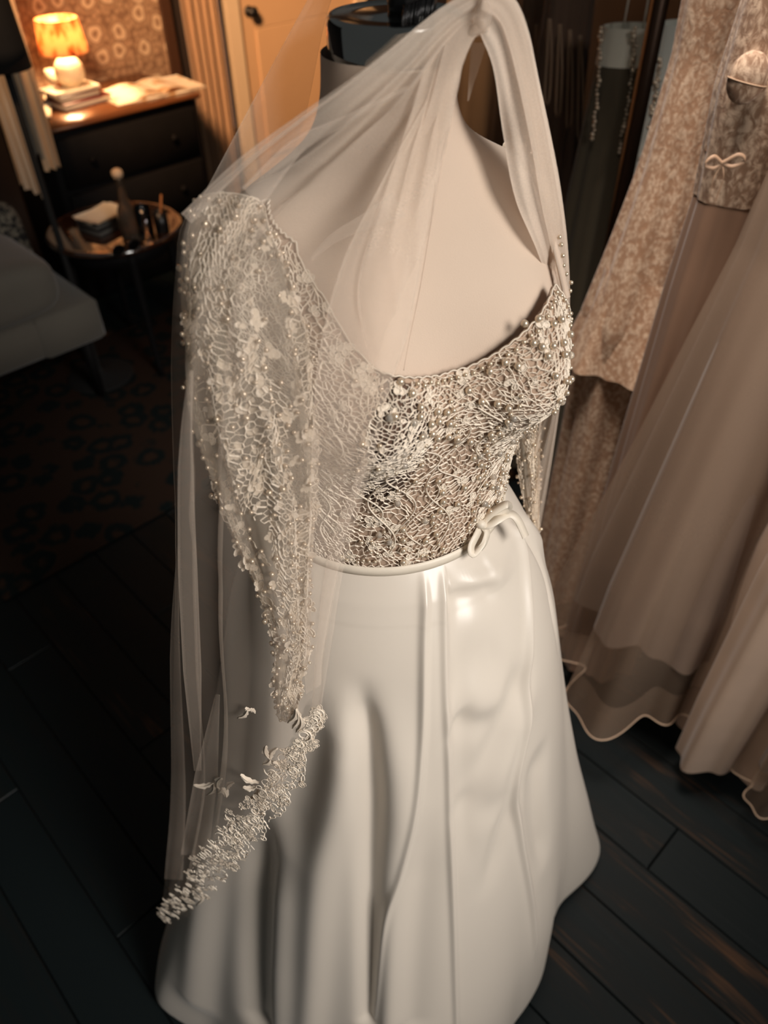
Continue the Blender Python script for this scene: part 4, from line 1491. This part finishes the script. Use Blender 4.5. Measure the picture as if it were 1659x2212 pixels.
HF = [fabric('ivory_chiffon', lin(196, 178, 156), .85, 900, .2, .2), fabric('tan_chiffon', lin(190, 122, 74), .85, 900, .2, .2), fabric('grey_chiffon', lin(130, 126, 116), .85, 900, .2, .2)]
hang_spec = [(-30, 16, 40, 400, 3.0, 0, 3, 'long ivory length of fabric hanging nearest the picture edge beside the floor lamp'),
             (22, 40, 58, 330, 3.08, 2, 2, 'thin grey length of fabric hanging behind the floor lamp pole'),
             (-10, 20, 22, 206, 3.16, 1, 2, 'short tan length of fabric hanging under the black lampshade'),
             (34, 72, 66, 268, 3.2, 1, 3, 'tan pleated length of fabric hanging between floor lamp and curtain')]
rail = empty('garment_rail', at(20, 100, Y=3.05) * np.array([1, 1, 0]), 'dark upright rail holding the hung lengths of fabric behind the floor lamp', 'rail')
ra, rb_ = at(-170, 200, Y=2.9), at(24, 185, Y=3.18); ra[2] = rb_[2] = 1.72
V, F = tube(np.array([ra, rb_ + (rb_ - ra) * .35]), .012, 10); mesh('bar', V, F, BLACK, rail)
for p in (ra, rb_):
    V, F = tube(np.array([[p[0], p[1], .0115], [p[0], p[1], 1.73]]), .012, 10); mesh('upright', V, F, BLACK, rail)
for x0, x1, bx, by, Y, mi, nf, lab in hang_spec:
    A_, B_ = at(x0, 165, Y=Y), at(x1, 165, Y=Y)
    zb_ = float(at(bx, by, Y=Y)[2])
    nu, nv = nf * 10, 24
    V = np.zeros((nu, nv, 3))
    for j, t in enumerate(np.linspace(0, 1, nv)):
        s = np.linspace(0, 1, nu)
        z = zb_ + (1.72 - zb_) * t
        w = .6 + .4 * t if mi != 0 else 1.0
        c = (A_ + B_) / 2
        x = c[0] + (s - .5) * (B_[0] - A_[0]) * (1.15 - .25 * t)
        y = c[1] + .016 * np.sin(s * nf * 2 * np.pi + t * 2) + .006 * np.sin(s * nf * 5 * np.pi)
        V[:, j] = np.stack([x, y, np.full_like(s, z) - .05 * (1 - t) ** 8 * (s if mi == 0 else np.abs(s - .5))], -1)
    n = nu * nv
    F = gridF(nu, nv).tolist() + [q[::-1] for q in gridF(nu, nv, off=n).tolist()]
    h = mesh('hanging_fabric', np.concatenate([V.reshape(-1, 3), V.reshape(-1, 3) + [0, .003, 0]]), F, HF[mi], loc=(float((A_[0] + B_[0]) / 2), Y, zb_))
    tag(h, lab, 'fabric', 'lengths of fabric hung on the rail')

# ------------------------------------------------------------------ rug, coffee table and what stands on it
def rug_mat():
    m = NT('dark_patterned_rug')
    v = m.coords()
    d = m.vor(v, 9, rand=.6)
    n = m.noise(v, 30, 3, .6, .6)
    k = m.math('ADD', d, m.math('MULTIPLY', n, .5))
    c = m.ramp(k, [(.40, lin(62, 46, 36)), (.50, lin(30, 34, 33)), (.66, lin(26, 34, 34)), (.74, lin(56, 42, 34))])
    b = m.pbr(Base_Color=c, Roughness=.95)
    b.inputs['Specular IOR Level'].default_value = .05
    m.link(m.bump(n, .4, .003), b.inputs['Normal'])
    return m.m


TC = at(246, 487, z=.54)
rug = empty('rug', (TC[0] + .15, TC[1] - .35, 0), 'dark reddish patterned rug under the round coffee table', 'rug')
mesh('pile', *rbox(2.0, 1.15, .010, (TC[0] + .22, TC[1] - .28, .0005), RA, .003), rug_mat(), rug)
fr = []
for sgn in (-1, 1):
    for k in range(90):
        t = (k / 89 - .5) * 1.12
        c = np.array([TC[0] + .22, TC[1] - .28, .003])
        ax = np.array([math.cos(RA), math.sin(RA), 0]); ay = np.array([-math.sin(RA), math.cos(RA), 0])
        p = c + ax * sgn * 1.0 + ay * t
        fr.append(tube(np.array([p, p + ax * sgn * .05 + ay * rng.normal(0, .004)]), .0015, 4))
V, F = join(fr)
mesh('fringe', V, F, simple('rug_fringe', lin(40, 34, 28), .95), rug, kind='stuff')

TOPW = simple('glossy_dark_table_top', lin(60, 34, 20), .10, var=.2, scale=10, Coat_Weight=1.0, Coat_IOR=2.8, Coat_Roughness=.09)
tr_ = .246
o = empty('coffee_table', (TC[0], TC[1], 0), 'round glossy dark wooden coffee table by the sofa', 'coffee table')
V, F = lathe([(.001, .515), (tr_ - .02, .515), (tr_, .521), (tr_ + .004, .530), (tr_, .538), (tr_ - .008, .541), (tr_ - .014, .5385), (tr_ - .02, .540), (.001, .540)], TC[:2], 72)
mesh('table_top', V, F, TOPW, o, label='glossy round top')
V, F = lathe([(tr_ - .06, .46), (tr_ - .045, .46), (tr_ - .045, .515), (tr_ - .06, .515), (tr_ - .06, .46)], TC[:2], 48)
mesh('apron', V, F, DWOOD, o)
for k in range(4):
    a = k * math.pi / 2 + .5
    d = np.array([math.cos(a), math.sin(a), 0])
    c = np.array([TC[0], TC[1], 0])
    P = np.array([c + d * (tr_ - .055) + [0, 0, .515], c + d * (tr_ - .045) + [0, 0, .30], c + d * (tr_ - .03) + [0, 0, .1], c + d * (tr_ - .01) + [0, 0, .0125]])
    V, F = tube(cr(P, 12), np.interp(np.linspace(0, 1, 12), [0, .4, 1], [.020, .015, .010]), 10)
    mesh('leg', V, F, DWOOD, o)
tz = .5405
b1 = at(228, 492, z=tz)
zst = tz
for k, (sz, dx, dy, rz, col, lab) in enumerate((((.155, .115, .022), 0, 0, RA + .28, lin(22, 22, 24), 'black hardback book, lower one of the stack on the coffee table'),
                                              ((.150, .110, .020), -.004, .004, RA + .22, lin(30, 30, 32), 'black hardback book, upper one of the stack on the coffee table'))):
    c = np.array([b1[0] + dx, b1[1] + dy, zst])
    book('book', sz, c, rz, col, lab, paper=simple('grey_pages', lin(96, 92, 86), .9))
    if k == 1:
        pass
    zst += sz[2]
# pale loose leaflets fanned on top of the books
for k, (dx, dy, rz, lab) in enumerate(((-.012, .018, RA + .10, 'cream leaflet under the other leaflets on the black books'), (.006, .010, RA + .24, 'cream leaflet second from the top on the black books'), (-.002, .004, RA + .36, 'cream leaflet on top of the black books, its corner curling'))):
    c = np.array([b1[0] + dx - .004, b1[1] + dy + .008, zst + k * .0035])
    nu, nv = 12, 9
    V = []
    for i in range(nu):
        for j in range(nv):
            x, y = (i / (nu - 1) - .5) * .165, (j / (nv - 1) - .5) * .115
            h = .002 + .0025 * math.sin(i * .7 + k) ** 2 * 0 + .004 * max(0, i / (nu - 1) - .6) ** 2 * (j / (nv - 1)) * 5
            V.append((c[0] + x * math.cos(rz) - y * math.sin(rz), c[1] + x * math.sin(rz) + y * math.cos(rz), c[2] + h))
    V = np.array(V)
    F = gridF(nu, nv).tolist() + [q[::-1] for q in gridF(nu, nv, off=nu * nv).tolist()]
    ring_ = [i * nv for i in range(nu)] + [(nu - 1) * nv + j for j in range(1, nv)] + [i * nv + nv - 1 for i in range(nu - 2, -1, -1)] + [j for j in range(nv - 2, 0, -1)]
    n = nu * nv
    F += [[a, b, b + n, a + n] for a, b in zip(ring_, ring_[1:] + ring_[:1])]
    lf = mesh('leaflet', np.concatenate([V, V - [0, 0, .0015]]), F, MAGM if k == 1 else PAPER, loc=tuple(c))
    tag(lf, lab, 'leaflet', 'leaflets on the coffee table')

GLASSM = NT('clear_glass')
g = GLASSM.pbr(Base_Color=(.95, .95, .95, 1), Roughness=.03, IOR=1.45)
g.inputs['Transmission Weight'].default_value = 1.0
GLASS = GLASSM.m
DARKG = NT('smoky_glass')
g = DARKG.pbr(Base_Color=lin(160, 142, 124), Roughness=.05, IOR=1.45)
g.inputs['Transmission Weight'].default_value = .85
SMOKE = DARKG.m
cb = at(288, 520, z=tz)
o = empty('glass_carafe', cb, 'smoky glass bottle with a pale round stopper on the coffee table', 'bottle')
V, F = lathe([(.001, 0), (.032, 0), (.036, .005), (.036, .085), (.030, .115), (.014, .15), (.0125, .215), (.015, .220), (.0105, .220), (.0105, .15), (.027, .112), (.033, .085), (.033, .008), (.001, .006)], cb[:2], 36); V[:, 2] += tz
mesh('bottle_body', V, F, SMOKE, o)
V, F = lathe([(.001, .205), (.009, .205), (.0095, .222), (.018, .226), (.020, .236), (.017, .247), (.008, .252), (.001, .253)], cb[:2], 24); V[:, 2] += tz
mesh('stopper', V, F, simple('cut_stopper', lin(222, 190, 156), .25, var=.3, scale=120), o, label='pale stopper')
gb = at(322, 522, z=tz)
o = empty('drinking_glass', gb, 'tall clear drinking glass beside the stoppered bottle', 'glass')
V, F = lathe([(.001, 0), (.024, 0), (.026, .003), (.030, .125), (.0285, .125), (.0245, .010), (.001, .008)], gb[:2], 36); V[:, 2] += tz
mesh('tumbler', V, F, GLASS, o)
db = at(352, 500, z=tz)
o = empty('pen_cup', db, 'small dark cup holding a wooden pencil on the coffee table', 'cup')
V, F = lathe([(.001, 0), (.024, 0), (.026, .003), (.027, .075), (.0245, .075), (.0235, .006), (.001, .005)], db[:2], 28); V[:, 2] += tz
mesh('cup', V, F, BLACK, o)
V, F = tube(np.array([db + [-.008, 0, .006], db + [.018, .012, .13]]), .0035, 6)
pn = mesh('pencil', V, F, simple('orange_pencil', lin(190, 120, 62), .5), loc=tuple(db + [0, 0, .006]))
tag(pn, 'orange wooden pencil leaning in the small dark cup', 'pencil')
sg = at(276, 548, z=tz)
o = empty('sunglasses', sg, 'folded dark sunglasses at the front of the coffee table', 'sunglasses')
for k in (-1, 1):
    c = sg + WD * (.030 * k) + [0, 0, .022]
    a = np.linspace(0, 2 * np.pi, 25)
    V, F = tube(np.stack([c + WD * .024 * math.cos(t) + np.array([0, 0, .018]) * math.sin(t) for t in a]), .002, 6, False)
    mesh('rim', V, F, BLACK, o)
    V = np.stack([c + WD * .0235 * math.cos(t) * q + np.array([0, 0, .0175]) * math.sin(t) * q + ND * .003 * (1 - q) for q in (.02, .6, 1.0) for t in a[:-1]])
    F = [[i * 24 + j, i * 24 + (j + 1) % 24, (i + 1) * 24 + (j + 1) % 24, (i + 1) * 24 + j] for i in range(2) for j in range(24)]
    mesh('lens', V, F, simple('dark_lens', lin(14, 12, 12), .05), o)
    V, F = tube(np.stack([c + WD * .024 * k + [0, 0, .008], c + WD * .02 * k - ND * .05 + [0, 0, .0], c - WD * .01 * k - ND * .09 + [0, 0, -.016]]), .0018, 6)
    mesh('temple', V, F, BLACK, o)
V, F = tube(np.array([sg - WD * .007 + [0, 0, .026], sg + [0, 0, .030], sg + WD * .007 + [0, 0, .026]]), .0018, 6)
mesh('bridge', V, F, BLACK, o)

# ------------------------------------------------------------------ upholstered bench with cushion at the left
UPH = fabric('grey_upholstery', lin(110, 104, 94), .9, 700, .3, .25)
kc = at(206, 645, z=.42)
kb = at(222, 712, z=.30)


def bench_pt(a, b, z):
    return kc * [1, 1, 0] - WD * a - ND * b + [0, 0, z]


bl, bd = 1.1, .62
bench = empty('bench_sofa', bench_pt(bl / 2, bd / 2, 0), 'low grey upholstered sofa at the left edge near the coffee table', 'sofa')
c = bench_pt(bl / 2, bd / 2, .27)
mesh('seat_base', *rbox(bl, bd, .15, c, RA, .018), UPH, bench)
c = bench_pt(.12, bd / 2, .268)
mesh('corner_panel', *rbox(.236, bd + .012, .154, bench_pt(.12 - .004, bd / 2, .268), RA, .012), UPH, bench)
for a in (.06, bl - .06):
    for b in (.06, bd - .06):
        p = bench_pt(a, b, 0)
        V, F = tube(np.array([p + [0, 0, .0115], p + [0, 0, .275]]), [.014, .022], 10)
        mesh('leg', V, F, DWOOD, bench)
cu = []
hx, hy, hz = .40, .21, .10
cc = bench_pt(.10 + hx, -.035 + hy, .42 + hz + .001)
th = np.linspace(-np.pi / 2, np.pi / 2, 22); ps = np.linspace(-np.pi, np.pi, 48, endpoint=False)
sgp = lambda v, e: np.sign(v) * np.abs(v) ** e
V = np.stack([[cc + WD * hx * sgp(math.cos(t), .35) * sgp(math.cos(p), .28) + ND * hy * sgp(math.cos(t), .35) * sgp(math.sin(p), .28) + np.array([0, 0, hz]) * sgp(math.sin(t), .55) for t in th] for p in ps])
sc_ = mesh('seat_cushion', V, gridF(48, 22, True), UPH, loc=tuple(cc - [0, 0, hz]))
tag(sc_, 'plump grey seat cushion lying on the low sofa', 'cushion')


def pillow_mat():
    m = NT('patterned_pillow_cloth')
    v = m.coords()
    n = m.noise(v, 55, 3, .6, .8)
    c = m.ramp(n, [(.46, lin(20, 20, 20)), (.54, lin(120, 112, 98))])
    m.pbr(Base_Color=c, Roughness=.9)
    return m.m


pc = at(-22, 545, z=.53)
V = np.stack([[pc + WD * .155 * sgp(math.cos(t), .6) * sgp(math.cos(p), .45) + np.array([0, 0, .125]) * sgp(math.cos(t), .6) * sgp(math.sin(p), .45) - ND * .055 * math.sin(t) for t in th] for p in ps])
V[..., 2] += .42 + .001 - V[..., 2].min()
V += -ND * ((V[..., 2:3] - .42) * .25)
pw = mesh('patterned_pillow', V, gridF(48, 22, True), pillow_mat(), loc=(float(pc[0]), float(pc[1]), .42))
tag(pw, 'black and cream patterned pillow standing on the low sofa', 'pillow')

# ------------------------------------------------------------------ clothes rail with gowns on the right
METAL = simple('dark_bronze_metal', lin(46, 32, 22), .35, .8)
rk = empty('clothes_rack', (.488, 1.6, 0), 'dark bronze clothes rack post and rail carrying the hanging gowns', 'clothes rack')
pt = at(1433, 0, Y=1.62); pb = at(1310, 560, Y=1.62)
px_, py_ = float((pt[0] + pb[0]) / 2), 1.62
RZ = 1.86
for (x, y) in ((px_, py_), (.80, -.35), (.44, 3.3)):
    V, F = rbox(.026, .026, RZ, (x, y, .012), .1, .003)
    post = mesh('post', V, F, METAL, rk)
    V, F = lathe([(.001, 0), (.05, 0), (.05, .01), (.02, .014), (.001, .014)], (x, y), 20)
    mesh('foot', V, F, METAL, rk)
V, F = tube(np.array([[.80, -.35, RZ], [px_, py_, RZ], [.44, 3.3, RZ]]), .013, 12)
mesh('rail', V, F, METAL, rk)


def gown_mat(name, col, rough=.45, lace=None, lacecol=None, sheen=.2):
    m = NT(name)
    v = m.coords()
    n = m.noise(v, 12, 3)
    c = m.mix(n, tuple(x * .88 for x in col[:3]) + (1,), tuple(x * 1.08 for x in col[:3]) + (1,))
    b = m.pbr(Base_Color=c, Roughness=rough)
    b.inputs['Sheen Weight'].default_value = sheen
    b.inputs['Specular IOR Level'].default_value = .3
    if lace:
        v2 = m.coords((1, 1, .7))
        a1 = m.noise(v2, lace, 5, .7, .9)
        a2 = m.vor(v2, lace * 1.8, rand=1)
        k = m.math('ADD', a1, m.math('MULTIPLY', a2, -.25))
        f = m.ramp(k, [(.30, (0, 0, 0)), (.50, (1, 1, 1))])
        c2 = m.mix(f, c, lacecol)
        m.link(c2, b.inputs['Base Color'])
        m.link(m.bump(k, .5, .002), b.inputs['Normal'])
    return m.m


def gown_surface(c, prof, nl, amp, ph=0.0, sq=.8, lobes=None, nu=200, nv=80, z0=None, z1=None, off=0.0):
    """c: function z->(x,y); prof: (z, radius). elliptical, flattened by sq across the rail direction; folds grow to the hem."""
    pr = np.array(sorted(prof))
    z = np.linspace(z1 if z1 is not None else pr[-1, 0], z0 if z0 is not None else pr[0, 0], nv)
    a = np.linspace(-np.pi, np.pi, nu, endpoint=False)
    A, Z = np.meshgrid(a, z, indexing='ij')
    R = np.interp(Z, pr[:, 0], pr[:, 1])
    k = np.clip((pr[-1, 0] - Z) / (pr[-1, 0] - pr[0, 0]), 0, 1)
    f = np.sin(A * nl + ph + .8 * np.sin(A * 2 + ph)) + .4 * np.sin(A * (nl * 2 + 1) + ph * 2)
    R = R * (1 + amp * f * k ** .8) + off
    cx = np.array([c(q) for q in z])
    X = cx[None, :, 0] + R * np.cos(A)
    Y = cx[None, :, 1] + R * np.sin(A) * sq
    return np.stack([X, Y, Z], -1)


def gown(label, c, prof, nl, amp, mat, ph=0.0, sq=.8, zsplit=None, bodmat=None, straps=True, group='gowns on the clothes rack', strapmat=None):
    x0, y0 = c(prof[0][0])
    o = empty('gown', (x0, y0, min(p[0] for p in prof)), label, 'gown', group)
    pr = sorted(prof)
    zs_ = zsplit if zsplit is not None else pr[-1][0] - .3
    mesh('gown_skirt', gown_surface(c, prof, nl, amp, ph, sq, z1=zs_), gridF(200, 80, True), mat, o)
    mesh('gown_bodice', gown_surface(c, prof, nl, amp, ph, sq, z0=zs_, nv=24, off=.0015), gridF(200, 24, True), bodmat or mat, o)
    if straps:
        zt_ = pr[-1][0]
        cx, cy = c(zt_)
        for sgn in (-1, 1):
            V, F = tube(cr(np.array([[cx + sgn * .022, cy - .01, zt_ - .01], [cx + sgn * .018, cy - .01, (zt_ + RZ) / 2], [cx + sgn * .004, cy, RZ - .012]]), 12), .0022, 6)
            mesh('strap', V, F, strapmat or mat, o)
        cr_ = cr(np.array([[cx - .03, cy, RZ - .05], [cx, cy, RZ - .012], [cx + .03, cy, RZ - .05]]), 10)
    return o


def line(p0, p1):
    (xa, ya, za), (xb, yb, zb_) = p0, p1
    return lambda z: (xa + (xb - xa) * (z - za) / (zb_ - za), ya + (yb - ya) * (z - za) / (zb_ - za))


# nude lace gown in front of the post
cE = lambda z: (.488 + .028 * min(1.0, z / 1.2), 1.36)
NUDE_L = gown_mat('nude_lace', lin(172, 132, 102), .75, 80, lin(214, 184, 156))
NUDE = gown_mat('nude_tulle', lin(132, 98, 76), .7)
gE = gown('nude gown of cream floral lace with tiered hem, in front of the rack post', cE,
          [(.03, .095), (.3, .090), (.6, .092), (.85, .098), (.95, .105), (1.1, .082), (1.25, .062), (1.4, .050), (1.55, .056), (1.66, .058)], 5, .16, NUDE_L, .6, .9, 1.58)
V = gown_surface(cE, [(.86, .128), (.95, .108), (1.05, .088)], 7, .10, 1.2, .9, nv=30)
mesh('lace_flounce', V, gridF(200, 30, True), NUDE_L, gE)
# sheer lace gown with moulded cup and narrow tied belt, right of the lace gown
cF = lambda z: (.548, 1.18)
SHEER_L = gown_mat('brown_sheer_lace', lin(140, 108, 84), .7, 70, lin(204, 176, 150))
gF = gown('brown sheer lace gown with moulded cup and thin tied belt beside the nude lace gown', cF,
          [(.08, .09), (.4, .085), (.8, .078), (1.1, .07), (1.25, .062), (1.4, .072), (1.5, .066), (1.6, .055)], 7, .12, gown_mat('taupe_tulle', lin(130, 98, 76), .75), 1.0, .8, 1.25, SHEER_L)
cp = at(1600, 172, Y=1.118)
V, F = ball(.034, 24, 14)
V = V * [.78, .45, .95] + cp + np.array([.012, .008, 0])
mesh('cup', V, F, SHEER_L, gF)
V, F = tube(np.stack([cp + np.array([.012, .008, 0]) + [.0272 * math.cos(t), .0160 * math.sin(t), -.004 - .006 * math.cos(t)] for t in np.linspace(-math.pi, .2, 30)]), .001, 6)
mesh('cup_seam', V, F, simple('lace_edge', lin(172, 142, 116), .8), gF)
bz = float(at(1490, 352, Y=1.12)[2])
a = np.linspace(-np.pi, np.pi, 60, endpoint=False)
rw = .066
P = np.stack([cF(0)[0] + rw * np.cos(a), cF(0)[1] + rw * .8 * np.sin(a), np.full(60, bz)], -1)
V = np.concatenate([P + [0, 0, -.004], P + [0, 0, .004]]); F = [[i, (i + 1) % 60, 60 + (i + 1) % 60, 60 + i] for i in range(60)]
BELT = simple('taupe_ribbon', lin(164, 132, 106), .6)
mesh('belt', V, F, BELT, gF)
q0 = at(1560, 352, Y=1.118)
for pts in ([(0, 0, 0), (.018, -.004, .012), (.030, -.004, .004), (.014, -.004, -.004), (0, 0, 0)], [(0, 0, 0), (-.016, -.004, .010), (-.026, -.004, .0), (-.012, -.004, -.006), (0, 0, 0)], [(0, 0, 0), (.006, -.004, -.02), (.004, -.004, -.05)], [(0, 0, 0), (-.008, -.004, -.02), (-.006, -.004, -.045)]):
    V, F = ribbon(cr(np.array(pts) + q0, 20), np.array([0, .3, .95]), .003, .0004)
    mesh('belt_bow', V, F, BELT, gF)

# champagne tulle gown: opaque underskirt, sheer overskirt with stiff hem band
TG = tulle('champagne_tulle', lin(186, 160, 138), .40)
CH = gown_mat('champagne_satin', lin(138, 116, 100), .38)
cG = lambda z: (.655 - .025 * (1.3 - z), 1.10)
profG = [(.36, .175), (.5, .170), (.8, .140), (1.05, .115), (1.2, .10), (1.33, .095), (1.42, .105), (1.52, .09)]
gG = gown('champagne tulle gown with beaded waist and sheer banded hem beside the lace gowns', cG, profG, 7, .13, CH, .3, .85, 1.33, gown_mat('beaded_bodice', lin(150, 122, 98), .4, 60, lin(206, 180, 150)))
profT = [(.18, .225), (.3, .212), (.5, .190), (.8, .152), (1.05, .125), (1.2, .107), (1.34, .099)]
V = gown_surface(cG, profT, 5, .24, .1, .95, nv=90)
mesh('tulle_overskirt', V, gridF(200, 90, True), TG, gG, attr={'gather': np.broadcast_to(np.interp(V[..., 2], [.18, .5, 1.3], [.55, .9, 2.2]), V.shape[:2])})
V = gown_surface(cG, profT, 5, .24, .1, .95, nv=100); hb = V[:, 90:]
mesh('hem_band', hb, gridF(200, 10, True), TG, gG, attr={'gather': np.full(hb.shape[:2], .9)})
V, F = tube(np.vstack([V[:, -1], V[:1, -1]]), .0016, 6, False)
mesh('hem_cord', V, F, simple('hem_cord', lin(214, 184, 156), .6), gG)
bv, bf = ball(.0042, 8, 5)
bb_ = []
for k in range(150):
    a = rng.uniform(-np.pi, np.pi); z = 1.335 + rng.normal(0, .012)
    bb_.append((bv + [cG(z)[0] + 0.101 * math.cos(a), cG(z)[1] + .101 * .85 * math.sin(a), z], bf))
V, F = join(bb_)
mesh('waist_beads', V, F, PEARL, gG, kind='stuff')

# pale satin gown and a second tulle gown nearer the viewer
cH = lambda z: (.785, .915)
gown('pale champagne satin gown with broad folds, hem just above the floor', cH, [(.10, .115), (.3, .12), (.7, .12), (1.05, .10), (1.25, .085), (1.5, .075)], 5, .22, gown_mat('pale_satin', lin(196, 168, 146), .30), 2.2, .8, 1.25)
cI = lambda z: (.865, .805)
gI = gown('taupe tulle gown nearest the viewer with sheer stiff hem', cI, [(.2, .075), (.6, .085), (1.05, .08), (1.5, .07)], 6, .15, gown_mat('taupe_satin', lin(120, 98, 82), .5), .8, .8, 1.25)
V = gown_surface(cI, [(.12, .095), (.3, .10), (.6, .10), (1.05, .09), (1.3, .075)], 5, .2, 1.0, .9, nv=70)
mesh('tulle_overskirt', V, gridF(200, 70, True), TG, gI, attr={'gather': np.full(V.shape[:2], .8)})
V, F = tube(np.vstack([V[:, -1], V[:1, -1]]), .0016, 6, False)
mesh('hem_cord', V, F, simple('hem_cord', lin(200, 172, 146), .6), gI)

# grey green satin gown with strings of beads, behind the post
GG = gown_mat('grey_green_satin', lin(84, 74, 58), .38)
IV = gown_mat('ivory_bodice', lin(222, 216, 198), .5)
zt1 = float(at(1335, 60, Y=1.95)[2])
cB = lambda z: (.568, 1.97)
gB = gown('grey green satin gown with strings of beads hanging left of the rack post', cB, [(.08, .13), (.5, .11), (.9, .090), (1.15, .073), (zt1, .062)], 6, .16, GG, .4, .6, zt1 - .075, IV, strapmat=IV)
cJ = lambda z: (.652, 1.86)
zt2 = float(at(1450, 55, Y=1.84)[2])
gJ = gown('bright white satin gown with a beaded seam right of the rack post', cJ, [(.1, .085), (.6, .08), (1.0, .07), (1.2, .062), (zt2, .058)], 5, .14, gown_mat('white_satin', lin(240, 240, 228), .4), 1.3, .7, zt2 - .1)
bv, bf = ball(.0050, 8, 5)


def bead_string(parent, pts, Y, step=9, r=1.0):
    P = cr(np.array(pts, float), int(max(8, sum(math.dist(a, b) for a, b in zip(pts[:-1], pts[1:])) / step)))
    bb_ = [(bv * r * rng.uniform(.6, 1.2) + at(x + rng.normal(0, 2.2), y, Y=Y + rng.normal(0, .002)), bf) for x, y in P]
    V, F = join(bb_)
    mesh('bead_string', V, F, PEARL, parent, kind='stuff')


bead_string(gB, [(1300, 60), (1295, 130), (1290, 220), (1280, 300)], 1.925)
bead_string(gB, [(1372, 60), (1368, 120), (1360, 190), (1350, 260), (1336, 330)], 1.925)
bead_string(gB, [(1366, 70), (1372, 100), (1364, 140)], 1.92)
bead_string(gJ, [(1425, 130), (1418, 170), (1414, 210), (1406, 270), (1398, 310), (1386, 345)], 1.805, 7, 1.2)
# dark taupe gowns with long loops further along the rail
TP = gown_mat('taupe_chiffon', lin(88, 70, 56), .7)
for k, (px, Y, col, lab) in enumerate(((1165, 2.30, lin(136, 108, 86), 'dark taupe gown with hanging loops, first left of the grey green gown'), (1215, 2.16, lin(120, 94, 76), 'taupe pleated gown with ribbon loops close behind the veil'), (1120, 2.55, lin(104, 84, 68), 'brown gown at the far end of the clothes rack'))):
    zt_ = 1.50
    x = float(at(px, 120, Y=Y)[0])
    cc_ = (lambda x_, y_: (lambda z: (x_, y_)))(x, Y)
    gg = gown(lab, cc_, [(.1, .085), (.6, .08), (1.0, .07), (1.3, .058), (zt_, .05)], 8, .2, gown_mat('taupe_chiffon', col, .7), k * 1.1, .6, 1.25)
    for j in range(4):
        a = at(px - 26 + j * 22, 40 + 12 * j, Y=Y - .075)
        b = at(px - 34 + j * 24, 200 + 26 * j + 20 * k, Y=Y - .085)
        q = cr(np.array([a, a * .5 + b * .5 + [.006, -.004, 0], b + [.005, 0, .004], b + [0, -.003, -.004], b + [-.006, 0, .004], a * .5 + b * .5 - [.005, .002, 0], a - [.004, 0, 0]]), 40)
        V, F = tube(q, .0026, 6)
        mesh('ribbon_loop', V, F, simple('taupe_loop', lin(170, 140, 112), .6), gg)
# dark satin gown seen between the veil folds
xk, Yk = float(at(1045, 180, Y=3.0)[0]), 3.0
gown('dark brown satin gown visible between the veil folds', lambda z: (xk, Yk), [(.1, .2), (.6, .18), (1.0, .15), (1.3, .12), (1.6, .10)], 7, .2, gown_mat('dark_satin', lin(96, 82, 68), .32), .2, .7, 1.3, straps=True)
